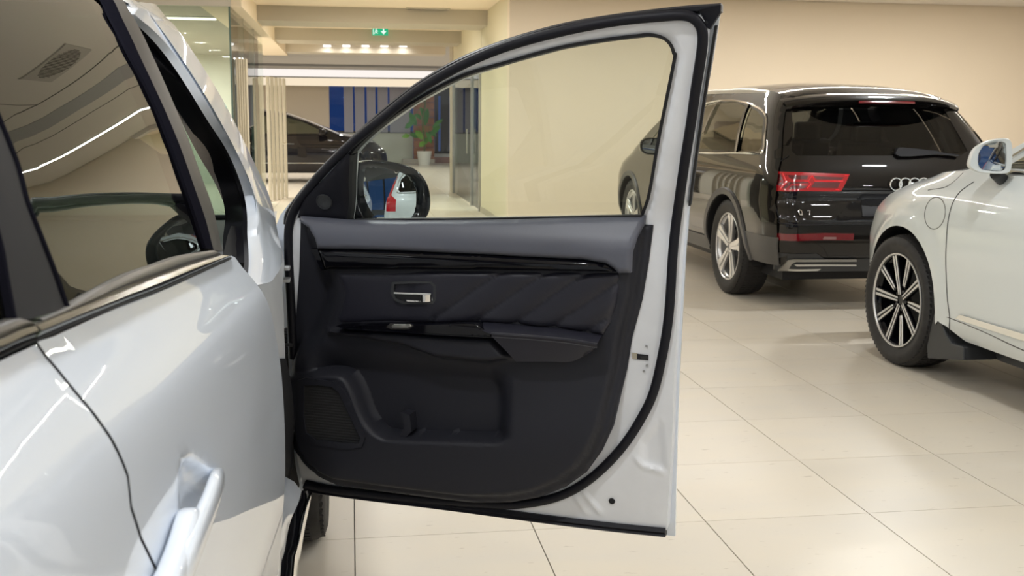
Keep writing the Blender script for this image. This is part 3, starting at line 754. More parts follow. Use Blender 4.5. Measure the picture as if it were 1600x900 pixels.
rs = rows([PI, SI], [-.010, -.05]); ms = (rs[0]*.6+rs[1]*.4)+np.array([.010, 0, 0]); ms2 = (rs[0]*.3+rs[1]*.7)+np.array([.006, 0, 0])
loft('opening_seal', [off(rs[0], (-.03, 0, 0)), rs[0], ms, ms2, rs[1], off(rs[1], (-.04, .01, 0))], seal_rubber, ap, sharp=60)
# beige pillar trim
TL = [(225, 58), (241, 93), (263, 142), (284, 192), (310, 243), (333, 280), (351, 320), (360, 352)]
TR = [(228, 62), (243, 96), (276, 130), (312, 182), (335, 217), (361, 260), (376, 306), (383, 354)]
rt = rows([TL, TR], [-.10, -.06]); mt_ = (rt[0]+rt[1])/2+np.array([.006, 0, 0])
loft('pillar_trim', [off(rt[0], (.0, .06, 0)), rt[0], mt_, rt[1]], beige_trim, ap, sharp=70)
A.patch('kick_trim', [(361, 353, -.065), (384, 353, -.065), (384, 440, -.065), (376, 520, -.065), (340, 520, -.065), (345, 420, -.065), (352, 385, -.065)], interior, CAR, step=.1, w=-.065, th=None)
# lower post behind the rear door's front edge
post = [(400, 430), (404, 330), (433, 330), (437, 380), (441, 450), (444, 520), (446, 600), (450, 680), (452, 756), (400, 760), (400, 600)]
A.patch('hinge_post', [(p[0], p[1], -.055) for p in post], white_matte, CAR, step=.05, w=-.055, th=.02)
A.patch('post_cover', [(435, 560, -.05), (449, 560, -.05), (462, 700, -.05), (473, 772, -.05), (430, 772, -.05)], rubber, CAR, step=.08, w=-.053, th=.004)
# windscreen, dashboard
W0, W1 = np.array([-.475, 2.30, 1.585]), np.array([-.26, 3.03, 1.085])
wr = [[W0+(W1-W0)*t+np.array([-1.30*s-.0*t, .10*math.sin(math.pi*s)*t, .03*math.sin(math.pi*s)*(1-t)]) for s in np.linspace(0, 1, 14)] for t in np.linspace(0, 1, 8)]
loft('windscreen', wr, wind_glass, CAR, sharp=80)
dr = [[(x, 2.62-.05*math.sin((x+1.0)*3), .80), ] for x in (0,)]
DP = [(3.06, 1.08), (2.92, 1.085), (2.74, 1.06), (2.60, 1.03), (2.54, .97), (2.53, .88), (2.62, .70), (2.75, .45)]
xs_ = np.linspace(-1.72, -.285, 12)
dash = loft('dashboard', [[(x, y, z) for x in xs_] for y, z in DP], mat('dashboard_skin', (.16, .155, .15), .6), CAR)
ap_ = at_y(342, 340, 2.66)
v, f = lathe([(0, .004), (.022, .004), (.03, .0), (.034, -.004)], 18, 'z', at_z(340, 340, 1.066)); put('air_outlet', v, f, rubber, dash)
tube('cowl_seal', [(-.30, 3.04, 1.088), (-1.6, 3.04, 1.09)], .008, rubber, CAR)
# interior shell, seats
cab = MB(); cab.box(-1.78, -.42, -.55, 2.9, .38, .42); cab.box(-1.80, -1.78, -.55, 2.9, .4, 1.1); cab.box(-1.78, -.40, -.6, -.55, .4, 1.1)
cab.put('cabin_floor', interior, CAR, smooth=False)
def seat(x, y, parent=None):
    m = MB(); m.obox((x, y, .58), (.24, 0, 0), (0, .25, .02), (0, -.01, .09)); m.obox((x, y-.27, .90), (.23, 0, 0), (0, .06, .015), (0, -.09, .33)); m.obox((x, y-.37, 1.30), (.13, 0, 0), (0, .045, 0), (0, -.01, .09))
    o = m.put('seat', seat_m, parent, smooth=True, bevel=.03); return o
for x in (-.70, -1.38):
    for y in (1.95, .95): seat(x, y, CAR)
# roof, far side, bonnet, tail
yy = np.linspace(-.65, 2.25, 20)
def rz(Y): return 1.655-.05*((Y-.9)/1.6)**2
rf = []
xc = -1.03
for s in np.linspace(0, 1, 9):
    r = []
    for Y in yy:
        z0 = 1.60-.03*((Y-.9)/1.6)**2; xe = float(side_x(np.array([Y]), np.array([z0]))[0]); x = xe+(2*xc-2*xe)*s
        r.append((x, Y, z0+.075*(1-abs(2*s-1)**2.6)))
    rf.append(r)
loft('roof', rf, white_paint, CAR, sharp=70)
hl = [[(-.30, -.6, 1.595), (-.30, 2.2, 1.595)], [(-1.75, -.6, 1.595), (-1.75, 2.2, 1.595)]]
loft('headliner', [[(x, y, 1.575) for y in (-.6, 2.18)] for x in (-.44, -1.62)], beige_trim, CAR)
# far side of the body and its glass
def mir(P): P = np.array(P); P[:, 0] = 2*xc-P[:, 0]; return P
yl = np.linspace(-.7, 4.2, 30); zl = [.36, .5, .7, .9, 1.0, 1.06, 1.11]
loft('far_side_panel', [mir(A.P(yl, np.full(30, z), 0)) for z in zl], white_paint, CAR)
yl2 = np.linspace(-.5, 2.1, 14)
loft('far_side_glass', [mir(A.P(yl2, np.full(14, z), 0)) for z in (1.13, 1.3, 1.45, 1.58)], tint_glass, CAR)
loft('front_pillar', [mir(off(r, (0, 0, 0))) for r in (ro[0], ro[1], ro[2])], white_paint, CAR)
fen = [(2.93, .36), (2.98, .30), (3.05, .34)]+[(3.42+.385*math.cos(a), .34+.40*math.sin(a)) for a in np.radians(np.linspace(180, 0, 18))]+[(3.9, .36), (4.15, .4), (4.2, .62), (4.18, .85), (3.9, .98), (3.4, 1.03), (2.93, 1.05)]
A.patch('front_fender', fen, white_paint, CAR, step=.05, th=.01, w=-.01)
hd_ = []
for s in np.linspace(0, 1, 9):
    hd_.append([(float(side_x(np.array([Y]), np.array([1.0]))[0])*(1-s)+(2*xc-float(side_x(np.array([Y]), np.array([1.0]))[0]))*s, Y, np.interp(Y, [2.95, 3.5, 4.2], [1.05, 1.02, .90])+.05*math.sin(math.pi*s)) for Y in np.linspace(2.95, 4.2, 10)])
loft('bonnet', hd_, white_paint, CAR)
tp = [(-.25, -.7), (-.30, -.72), (-1.03, -.80), (-1.78, -.72), (-1.82, -.7)]
loft('tailgate', [[(x, y+(.12 if z > 1.2 else 0), z) for x, y in tp] for z in (.36, .8, 1.1, 1.25, 1.6)], white_paint, CAR)
loft('front_bumper', [[(x, y, z) for x, y in [(-.16, 4.15), (-.4, 4.35), (-1.03, 4.42), (-1.66, 4.35), (-1.9, 4.15)]] for z in (.25, .5, .8, .92)], white_paint, CAR)
# sill with step trim
def zl_(pts, z): return [tuple(at_z(a, b_, z)) for a, b_ in pts]
S0 = zl_([(446, 745), (444, 757), (441, 810), (434, 900), (424, 1040), (405, 1300)], .45)
S1 = zl_([(471, 768), (466, 786), (453, 817), (445, 862), (438, 905), (428, 1300)], .405)
S2 = zl_([(477, 770), (479, 783), (470, 817), (464, 860), (458, 900), (440, 1300)], .375)
S3 = zl_([(487, 770), (485, 783), (477, 822), (471, 860), (464, 902), (447, 1300)], .36)
n_ = 40
S0, S1, S2, S3 = [resample(cr(s, 6), n_) for s in (S0, S1, S2, S3)]
sill = loft('sill', [off(S0, (-.06, 0, .0)), S0, off((S0+S1)/2, (.003, 0, .006)), S1], white_paint, CAR)
loft('step_insert', [S1, off((S1+S2)/2, (0, 0, .003)), S2], gloss_black, sill)
loft('step_trim', [S2, off(S2, (.001, 0, .004)), off((S2+S3)/2, (0, 0, .007)), S3, off(S3, (-.002, 0, -.012))], chrome, sill)
loft('sill_lower', [off(S3, (-.002, 0, -.012)), off(S3, (-.02, 0, -.08)), off(S3, (-.08, 0, -.14))], white_paint, sill)

# ---- wheels
def wheel(parent, c, R=.345, width=.225, rimr=.23, kind='star', side=1, studs=False, name='wheel'):
    """side=+1: the outer face looks to +x; -1: to -x.  Returns the tyre part with its sub-parts."""
    c = np.array(c, float); s = side; h = width/2
    P = [(rimr-.01, -h*.80), (rimr+.012, -h*.86), (rimr+.05, -h*1.0), (R-.045, -h*1.02), (R-.016, -h*.93), (R-.003, -h*.72), (R, -h*.3), (R, h*.3), (R-.003, h*.72), (R-.016, h*.93), (R-.045, h*1.02), (rimr+.05, h), (rimr+.012, h*.86), (rimr-.01, h*.80)]
    v, f = lathe(P, 64, 'x', c); ty = put(name+'_tyre' if False else 'tyre', v, f, tyre_m, parent, sharp=50)
    m = MB(); NB = 74
    for i in range(NB):
        a = 2*math.pi*i/NB; rd_ = np.array([0, math.cos(a), math.sin(a)]); tg = np.array([0, -math.sin(a), math.cos(a)]); X = np.array([1., 0, 0])
        for (x0, wx, sk) in ((-.75, .15, .25), (-.42, .14, -.2), (0, .13, .1), (.42, .14, .2), (.75, .15, -.25)):
            rr = R-(.0175 if abs(x0) > .7 else .0052)
            m.obox(c+rd_*(rr+.003)+X*x0*h, X*wx*h*1.0, (tg+X*sk)*(math.pi*R/NB*.66), rd_*.004+X*(.003*np.sign(x0) if abs(x0) > .7 else 0))
    t = m.put('tread', tyre_m, ty, smooth=False); t['kind'] = 'stuff'
    fx_ = s*h
    # rim barrel and lip
    v, f = lathe([(rimr*.62, fx_*-.5), (rimr*.93, fx_*-.45), (rimr*.95, fx_*.5), (rimr*.985, fx_*.82), (rimr+.004, fx_*.88), (rimr+.010, fx_*.86), (rimr+.008, fx_*.80), (rimr-.02, fx_*.6)], 60, 'x', c)
    rim = put('rim', v, f, alloy if kind != 'twin_spoke' else gloss_black, ty)
    if kind == 'twin_spoke':
        v, f = lathe([(rimr-.004, fx_*.86), (rimr+.0, fx_*.92), (rimr+.006, fx_*.92), (rimr+.008, fx_*.86)], 60, 'x', c); put('rim_edge', v, f, alloy, rim)
    v, f = lathe([(0, fx_*-.2), (rimr*.8, fx_*-.25), (rimr*.8, fx_*-.3)], 32, 'x', c); put('brake_disc', v, f, dark_steel, rim)
    v, f = lathe([(0, fx_*.66), (.028, fx_*.66), (.033, fx_*.60), (.036, fx_*.3)], 24, 'x', c); put('hub_cap', v, f, dark_steel if kind == 'twin_spoke' else alloy, rim)
    def spoke(a, pts, m, nm, x0=.55, x1=.72):     # pts: outline (radial, tangential)
        rd_ = np.array([0, math.cos(a), math.sin(a)]); tg = np.array([0, -math.sin(a), math.cos(a)]); V = []
        for lay in (0, 1):
            for r, t_ in pts:
                dish = .10*(1-min(1, r/rimr))*0
                V.append(c+rd_*r+tg*t_+np.array([s*h*((x1 if lay else x0)-dish+.12*(r/rimr)**2), 0, 0]))
        n = len(pts); F = [tuple(range(n))[::-1], tuple(range(n, 2*n))]+[(i, (i+1) % n, n+(i+1) % n, n+i) for i in range(n)]
        return put(nm, V, F, m, rim, smooth=False, bevel=.003)
    if kind == 'star':
        for k in range(5):
            a = math.radians(90+72*k+8)
            spoke(a, [(.03, -.030), (rimr*.45, -.036), (rimr*.72, -.044), (rimr*.97, -.062), (rimr*.99, -.02), (rimr*.93, .0), (rimr*.99, .02), (rimr*.97, .062), (rimr*.72, .044), (rimr*.45, .036), (.03, .030)], alloy, 'spoke')
            spoke(a, [(rimr*.2, -.006), (rimr*.93, -.012), (rimr*.93, .012), (rimr*.2, .006)], alloy, 'spoke_rib', .70, .77)
            an = a+math.radians(36); q = c+np.array([fx_*.70, math.cos(an)*.052, math.sin(an)*.052])
            v, f = lathe([(0, .004*s), (.009, .004*s), (.011, 0)], 10, 'x', q); put('wheel_nut', v, f, dark_steel, rim)
    elif kind == 'twin_spoke':
        for k in range(5):
            a = math.radians(3+72*k)
            for sg in (-1, 1):
                o_ = sg*math.radians(0)
                # centre pair running straight, plus bent outer arms on each side
            spoke(a, [(.03, -.018), (rimr*.97, -.026), (rimr*.97, .026), (.03, .018)], gloss_black, 'spoke', .5, .68)
            for sg in (-1, 1):
                b0 = .010 if True else 0
                spoke(a, [(.03, sg*.004), (rimr*.98, sg*.006), (rimr*.98, sg*.021), (.03, sg*.013)][::sg], alloy, 'spoke_face', .68, .72)
            for sg in (-1,):
                a2 = a+math.radians(36)
                kink = lambda r, t_: (r, t_)
                spoke(a2, [(rimr*.30, -.014), (rimr*.55, -.022), (rimr*.97, -.026), (rimr*.97, .026), (rimr*.55, .020), (rimr*.30, .014)], gloss_black, 'spoke', .5, .68)
                for q in (-1, 1):
                    spoke(a2, [(rimr*.34, q*.003), (rimr*.55, q*.005), (rimr*.98, q*.006), (rimr*.98, q*.021), (rimr*.55, q*.017), (rimr*.34, q*.012)][::q], alloy, 'spoke_face', .68, .72)
            an = a+math.radians(36); q = c+np.array([fx_*.66, math.cos(an)*.052, math.sin(an)*.052])
            v, f = lathe([(0, .004*s), (.009, .004*s), (.011, 0)], 10, 'x', q); put('wheel_nut', v, f, dark_steel, rim)
    else:
        for k in range(10):
            a = math.radians(36*k); spoke(a, [(.03, -.012), (rimr*.97, -.02), (rimr*.97, .02), (.03, .012)], alloy, 'spoke')
    return ty
wheel(CAR, (-.205, 3.42, .345), R=.345, width=.225, kind='plain')
wheel(CAR, (-.29, .75, .345), R=.345, width=.225, kind='plain')
wheel(CAR, (-1.86, 3.42, .345), R=.345, width=.225, kind='plain', side=-1)
wheel(CAR, (-1.80, .75, .345), R=.345, width=.225, kind='plain', side=-1)
# ================================================================ the open front door
HP = np.array([-.15, 2.87, 0.0]); DD = np.array([.901, -.4338, 0.0]); DN = np.array([-.4338, -.901, 0.0])
def lean(z): return .36*np.maximum(z-1.10, 0)*sstep(z, 1.06, 1.22)+.06*np.minimum(0, (z-.6))*sstep(-z, -.6, -.3)
D = ImplicitChart(lambda u, v, w: HP+u[:, None]*DD+(w+lean(v))[:, None]*DN+v[:, None]*np.array([0, 0, 1.]),
                  lambda P, w: (P-HP)@DN-lean(P[:, 2])-w, lambda P: np.stack([(P-HP)@DD, P[:, 2]], 1), .5, 6)
def px3(L, w): return [(a, b_, w) for a, b_ in L]
SIL = [(1127, 10), (1060, 15), (960, 27), (880, 42), (800, 64), (740, 86), (690, 111), (640, 143), (590, 183), (540, 229), (500, 271), (470, 304), (452, 318), (438, 336), (431, 354), (431, 382), (437, 406), (444, 426), (447, 450), (449, 520), (452, 600), (457, 680), (462, 730), (470, 766),
       (540, 777), (640, 789), (760, 803), (900, 820), (1000, 831), (1055, 838), (1058, 700), (1061, 600), (1066, 500), (1072, 390), (1077, 330), (1100, 165), (1118, 70)]
HOLE = [(1053.5, 95), (1053, 84), (1049, 72), (1041, 62.5), (1030, 57), (1015, 54.5), (1000, 55.5), (940, 63), (873, 75), (793, 97), (717, 121), (640, 163), (590, 199), (560, 226), (548, 240), (540, 344), (760, 341), (1003, 337), (1015, 300), (1030, 213)]
FD_SK = [(p[0], p[1]) for p in SIL]
silu = D.uv(px3(SIL, -.05)); holeu = D.uv(px3(HOLE, 0))
hole_s = D.uv(HOLE)
# outer skin (the hem that shows round the edge) and inner shell with pressed shapes
fd = D.patch('front_door', px3(SIL, -.05), white_paint, CAR, step=.05, bstep=.025, holes=[px3(HOLE, -.05)], w=-.05, th=.012, sharp=50)
bulge_m = None
SH = [(1106, 40), (1095, 24), (1060, 22), (960, 34), (880, 49), (800, 71), (740, 94), (690, 119), (640, 151), (590, 192), (540, 238), (500, 281), (478, 308), (462, 336), (456, 360), (452, 420), (455, 520), (458, 600), (462, 700), (474, 758),
      (560, 772), (700, 788), (860, 808), (1000, 824), (1042, 828), (1050, 700), (1053, 600), (1058, 500), (1064, 390), (1070, 320), (1090, 160), (1103, 80)]
ridge = [D.uv(px3(q, 0)) for q in ([(900, 775), (914, 797)], [(914, 772), (937, 799)], [(996, 718), (1004, 728), (1034, 736)])]
cav = D.uv(px3([(1000, 690), (1036, 650), (1042, 735), (1002, 727)], 0))
def shell_h(V):
    d = -sdf(V, hole_s); h = -.006+.008*sstep(d, .010, .018)
    for r_ in ridge: h += .005*(1-sstep(segdist(V, r_, False), .002, .010))
    h += -.006*sstep(sdf(V, cav), 0, .012)
    return h
shell = D.patch('inner_shell', px3(SH, 0), white_matte, fd, step=.008, bstep=.008, holes=[px3(HOLE, 0)], w=0, th=.05, h=shell_h, sharp=60)
# rim of the white outer edge: rear flange stepping back
D_line = lambda L, w, n=6: D.line(px3(L, w), w, n)
# weatherstrip
SEALP = [(459, 560), (456, 500), (453, 440), (451, 395), (452, 352), (463, 322), (484, 293), (505, 268), (545, 228), (595, 187), (645, 147), (695, 116), (745, 91), (803, 69), (882, 48), (962, 33), (1030, 26), (1066, 24), (1084, 29), (1095, 42), (1098, 60), (1095, 90), (1087, 140), (1080, 190), (1072, 240),
         (1063, 300), (1056, 350), (1051, 400), (1048, 450), (1044, 500), (1036, 550), (1022, 610), (1004, 650), (975, 695), (940, 733), (905, 760), (868, 777), (825, 786), (780, 788), (700, 783), (600, 774), (520, 765), (478, 756)]
# in the picture the seal sits just inside the edge; path lifted on to the shell
sp = D_line(SEALP, .008, 5)
N_ = np.tile(DN, (len(sp), 1))
sweep('weatherstrip', sp, [(-.011, -.006), (-.0115, .004), (-.006, .010), (.002, .012), (.009, .008), (.0115, .001), (.010, -.006)], N_, seal_rubber, fd, sharp=50)
CAPP = [(447, 350), (450, 332), (468, 305), (500, 269), (541, 227), (591, 181), (641, 141), (691, 109), (741, 84), (800, 62), (880, 40), (960, 26), (1060, 14), (1127, 9)]
cpp = D_line(CAPP, -.012, 5)
sweep('roof_seal', cpp, [(-.004, -.03), (-.005, .006), (.0, .012), (.008, .010), (.011, .0), (.012, -.03)], np.tile(DN, (len(cpp), 1)), mat('roof_seal', (.016, .017, .022), .4, spec=.35), fd, sharp=50)
D.patch('corner_bracket', px3([(1092, 16), (1127, 8), (1126, 20), (1109, 46), (1101, 41), (1098, 27)], 0), seal_rubber, fd, step=.02, w=.006, th=.02,
        h=lambda V: -.010*sstep(-np.hypot(V[:, 0]-D.hit(1104, 27)[0], V[:, 1]-D.hit(1104, 27)[1]), -.014, -.006))
bt = D_line([(476, 762), (560, 774), (700, 791), (860, 812), (960, 824), (1040, 832)], .004, 5)
sweep('bottom_seal', bt, [(-.011, -.02), (-.012, .006), (-.004, .012), (.002, .007), (.007, .011), (.011, .004), (.012, -.02)], np.tile(DN, (len(bt), 1)), seal_rubber, fd, sharp=50)
eg = D_line([(1119, 40), (1100, 160), (1078, 320)], -.045, 6)
sweep('rear_edge_trim', eg, [(-.003, -.01), (-.003, .006), (.003, .006), (.003, -.01)], np.tile(DN, (len(eg), 1)), rubber, fd)
# glass and its run channel
D.patch('window_glass', px3([(p[0]+(4 if p[0] > 800 else -3), p[1]-4 if p[1] < 330 else p[1]+8) for p in HOLE], -.02), door_glass, fd, step=.05, w=-.024, th=None, sharp=80)
ch = D_line([(1003, 337), (1015, 300), (1030, 213), (1053.5, 95), (1053, 84), (1049, 72), (1041, 62.5), (1030, 57), (1015, 54.5), (1000, 55.5), (940, 63), (873, 75), (793, 97), (717, 121), (640, 163), (590, 199), (560, 226), (548, 240)], -.004, 6)
sweep('glass_channel', ch, [(-.0035, -.02), (-.0035, .004), (.0035, .004), (.0035, -.02)], np.tile(DN, (len(ch), 1)), rubber, fd)
db = D_line([(547, 243), (541, 344)], .0, 6)
sweep('divider_bar', db, [(-.006, -.03), (-.006, .008), (.006, .008), (.006, -.03)], np.tile(DN, (len(db), 1)), rubber, fd)
bs = D_line([(541, 345), (760, 343), (1003, 338)], .01, 6)
sweep('glass_seal', bs, [(-.004, -.02), (-.004, .006), (.004, .006), (.004, -.02)], np.tile(DN, (len(bs), 1)), rubber, fd)

# ---- trim panel
PAN = [(463, 345), (461, 420), (457, 480), (452, 540), (449, 600), (452, 650), (460, 700), (479, 727), (502, 746), (528, 758), (593, 767), (695, 780), (740, 785), (799, 785), (842, 777), (885, 760), (917, 737), (938, 708), (956, 669), (966, 626), (977, 580), (985, 530), (1001, 470), (1011, 410), (1018, 353), (1004, 352), (1000, 346), (760, 346)]
PW = .03
panu = D.uv(px3(PAN, PW))
def pt(x, y, w=PW): return np.array(D.hit(x, y, w))
REC = D.uv(px3([(556, 604), (575, 572), (625, 556), (690, 566), (740, 572), (792, 590), (800, 630), (788, 660), (776, 690), (611, 684), (592, 679), (572, 660), (560, 628)], .06))
LIPL = D.uv(px3([(500, 583), (536, 588), (550, 612), (566, 650), (578, 668), (592, 679), (611, 684), (702, 689), (776, 690), (860, 692), (1000, 692)], .07))
UND = D.uv(px3([(500, 515), (547, 514), (617, 518), (690, 524), (767, 527), (807, 566), (893, 566), (930, 552), (945, 528), (972, 480), (990, 480), (990, 760), (440, 760), (440, 520)], .05))
LEDGE = D.uv(px3([(505, 516), (547, 514), (617, 518), (690, 524), (767, 527), (800, 562), (760, 568), (683, 560), (630, 541), (560, 528), (510, 524)], .06))
SPK = D.uv(px3([(475, 602), (519, 603), (530, 613), (564, 685), (562, 692), (494, 687), (477, 673)], .07))
LOWB = D.uv(px3([(440, 588), (468, 587), (506, 582), (536, 587), (552, 610), (566, 648), (592, 678), (611, 684), (770, 689), (990, 660), (990, 800), (440, 800)], .07))
_c = D.uv(px3([(440, 588), (468, 587), (506, 582), (536, 587), (552, 610), (566, 648), (578, 667), (592, 679), (611, 684), (690, 687), (770, 689)], .07))
_c = cr(_c, 6)
LOWB = np.vstack([_c, D.uv(px3([(990, 660), (990, 800), (440, 800)], .07))])
POCKW = D.uv(px3([(590, 640), (640, 640), (770, 650), (776, 692), (611, 686), (586, 672)], .04))
CUV = D.uv(px3([(470, 590), (492, 550), (512, 520), (527, 480), (531, 455), (521, 420), (505, 385), (490, 350)], .05))
def pan_h(V):
    e = sdf(V, panu)
    h = .012*sstep(e, 0, .006)
    right = sstep(V[:, 0], .62, .72)*1.0
    low = sstep(-V[:, 1], -.62, -.5)
    lipw = .026+.0*low
    m = np.maximum(low, right)
    h = h+(.026*sstep(e, lipw*.8, lipw*1.35))*m+(.026*(1-m))*sstep(e, .0, .03)
    # upper side panel left of the insert sinks back
    uc = np.interp(V[:, 1], CUV[:, 1], CUV[:, 0]); h = h-.036*sstep(uc-V[:, 0], -.004, .075)*sstep(V[:, 1], .70, .80)
    sl = sdf(V, LOWB); ux = float(D.hit(772, 660, .05)[0]); soft_r = sstep(V[:, 0], ux-.005, ux+.045)
    lb = sstep(sl, -.001, .0125)*(1-soft_r)+sstep(sl, -.16, .05)*soft_r
    h = h+.028*lb
    zt_, zb2 = D.hit(680, 548, .05)[1], D.hit(680, 618, .05)[1]
    fy = sstep(-V[:, 1], -zt_, -zb2); fx = 1-sstep(V[:, 0], ux-.03, ux+.055)
    h = h-.052*fy*fx*sstep(-sl, .0, .0065)*sstep(V[:, 0], .04, .12)
    h = h+.030*sstep(sdf(V, LEDGE), -.004, .012)*sstep(V[:, 0], .03, .15)
    h = h-.010*sstep(sdf(V, SPK), -.012, .004)
    return np.maximum(h, .002)
_lb = _c[4:]
tp_ = D.patch('trim_panel', px3(PAN, PW), plastic, fd, lines=[_lb, offline(_lb, .0065), offline(_lb, -.0065), offline(_lb, -.013)], step=.0062, bstep=.008, w=0.004, th=.02, h=pan_h, sharp=80)
# upper pad
PAD = [(463, 339), (541, 345), (640, 346), (760, 345), (1003, 339), (1003, 353), (995, 370), (988, 395), (986, 426), (967, 426), (960, 419), (947, 411), (913, 405), (813, 400), (760, 397), (630, 391), (498, 388), (494, 372), (483, 356), (464, 346)]
padu = D.uv(px3(PAD, .05))
def pad_h(V):
    e = sdf(V, padu); tp = np.clip((V[:, 1].max()-V[:, 1]-.002)/.088, 0, 1); t = np.clip(e/.012, 0, 1)
    return .010+.046*np.sin(tp*math.pi/2)**1.0+.010*np.sqrt(np.clip(1-(1-t)**2, 0, 1))-.012*(1-sstep(V[:, 0], .0, .06))
D.patch('upper_pad', px3(PAD, .05), soft_pad, fd, step=.0065, bstep=.007, w=0.0, th=.02, h=pad_h, sharp=80)
# gloss strip
GS = [(497, 389), (630, 392), (760, 398), (813, 401), (913, 406), (947, 412), (960, 420), (966, 425), (760, 422), (507, 421)]
gsu = D.uv(px3(GS, .055))
D.patch('gloss_strip', px3(GS, .062), gloss_black, fd, step=.009, bstep=.007, w=.051, th=.03, h=lambda V: .016*np.sqrt(np.clip(1-(1-np.clip(sdf(V, gsu)/.016, 0, 1))**2, 0, 1)), sharp=80)
D.patch('gloss_strip', px3([(496, 389), (486, 389), (502, 423), (507, 422)], .056), gloss_black, fd, step=.01, w=.056, th=.03)
D.patch('strip_ledge', px3([(858, 415), (930, 415), (957, 422), (870, 420)], .068), gloss_black, fd, step=.01, w=.069, th=.01)
# quilted leather insert
INS = [(518, 425), (760, 425), (967, 428), (966, 450), (962, 475), (956, 500), (942, 524), (880, 514), (813, 508), (747, 504), (733, 504), (677, 506), (600, 505), (528, 508), (524, 497), (531, 478), (534, 455), (527, 437)]
insu = D.uv(px3(INS, .05))
GRV = [D.uv(px3(q, .05)) for q in ([(787, 423), (730, 460), (678, 500)], [(857, 424), (800, 461), (738, 505)], [(920, 424), (860, 464), (800, 509)], [(966, 441), (915, 475), (860, 514)], [(957, 494), (936, 504), (914, 520)])]
def ins_h(V):
    e = sdf(V, insu); h = .010*np.sqrt(np.clip(1-(1-np.clip(e/.02, 0, 1))**2, 0, 1))
    g = np.full(len(V), 1e9)
    for q in GRV: g = np.minimum(g, segdist(V, q, False))
    right = sstep(V[:, 0], .33, .42)
    h = h+.009*(1-np.exp(-g/.012))*right-.009*right*0
    h = h-.003*(1-sstep(g, 0, .004))
    h = h-.016*(1-sstep(V[:, 0], .09, .14))
    return h
D.patch('quilted_insert', px3(INS, .05), leather, fd, step=.0062, bstep=.007, w=.036, th=.02, h=ins_h, sharp=80)
# inside release handle
HB = [(612, 441), (640, 439), (674, 440), (681, 446), (681, 468), (676, 475), (630, 475), (617, 470), (610, 458)]
HI = [(616, 444), (640, 443), (672, 443), (677, 448), (677, 467), (673, 471), (631, 471), (620, 466), (615, 456)]
bez = D.patch('handle_bezel', px3(HB, .055), dark_clad, fd, step=.02, w=.055, th=.015, holes=[px3(HI, .055)])
D.patch('handle_cup', px3(HI, .05), gloss_black, fd, step=.012, w=.040, th=.004)
D.patch('release_lever', px3([(615, 458), (640, 459), (674, 460), (674, 470), (671, 472), (645, 471), (628, 470), (618, 466)], .058), gloss_black, fd, step=.006, w=.056, th=.006)
D.patch('lever_edge', px3([(615, 456.5), (640, 457.5), (673, 458.5), (673, 461), (640, 460), (615, 459)], .062), chrome, fd, step=.008, w=.061, th=.005)
D.patch('lever_end', px3([(656, 461), (673, 461), (674, 470), (670, 472), (657, 472)], .062), chrome, fd, step=.005, w=.059, th=.005, h=lambda V: .004*np.sin((V[:, 0]-V[:, 0].min())/.02*math.pi))
D.patch('lever_edge', px3([(634, 469), (660, 470.5), (660, 472.5), (636, 471.5)], .062), chrome, fd, step=.008, w=.060, th=.004)
D.patch('lock_tab', px3([(660, 445), (673, 445), (673, 459), (660, 459)], .055), chrome, fd, step=.006, w=.050, th=.004)
# switch panel
SW = [(528, 508), (600, 506), (677, 506), (733, 504), (747, 505), (770, 520), (768, 526), (690, 522), (617, 517), (547, 513)]
swu = D.uv(px3(SW, .07))
D.patch('switch_panel', px3(SW, .07), gloss_black, fd, step=.008, bstep=.006, w=.05, th=.02, h=lambda V: .036*sstep(-V[:, 1], -.895, -.855), sharp=80)
def ringp(name, L, r, m, w):
    q = D_line(L, w, 4); return sweep(name, q, circ(r, 6), np.tile(DN, (len(q), 1)), m, fd)
D.patch('window_switch', px3([(604, 511), (610, 505), (643, 506), (648, 509), (640, 514), (612, 514)], .085), chrome, fd, step=.01, w=.088, th=.006)
D.patch('switch_key', px3([(612, 510), (615, 507), (640, 507), (642, 510), (636, 512), (614, 512)], .09), satin, fd, step=.01, w=.091, th=.004)
ringp('switch_rim', [(693, 515), (695, 510), (730, 511), (735, 515)], .0016, chrome, .080)
tr = D_line([(529, 509), (547, 514), (617, 518), (690, 523), (768, 527)], .087, 6)
sweep('panel_line', tr, circ(.0018, 6), np.tile(DN, (len(tr), 1)), gloss_black, fd)
# armrest: cushion and front face
AT = D_line([(735, 504), (770, 504), (813, 508), (880, 514), (941, 524)], .045, 8); AM = D_line([(768, 522), (800, 524), (840, 527), (890, 532), (933, 539)], .098, 8)
AB_ = D_line([(806, 565), (830, 565), (860, 565), (893, 565), (922, 551)], .080, 8)
AT, AM, AB_ = [resample(q, 34) for q in (AT, AM, AB_)]
up1 = AT*.6+AM*.4+DN*.012; up2 = AT*.2+AM*.8+DN*.009
arm = loft('armrest', [off(AT, -DN*.02), AT, up1, up2, AM+DN*.001, AM-np.array([0, 0, .006])-DN*.002, AM*.5+AB_*.5+DN*.003, AB_, off(AB_, -DN*.05)], leather, fd, sharp=50)
for dz, nm in ((.004, 'stitching'), (-.007, 'stitching')):
    st_ = MB(); q = AM+np.array([0, 0, dz])+DN*.0015; q = resample(q, 116)
    for i in range(0, 115, 2):
        a, b_ = q[i], q[i+1]; st_.obox((a+b_)/2, (b_-a)/2, DN*.0008, np.array([0, 0, .0007]))
    st_.put('stitching', mat('thread', (.09, .09, .10), .6), fd, smooth=False)['kind'] = 'stuff'
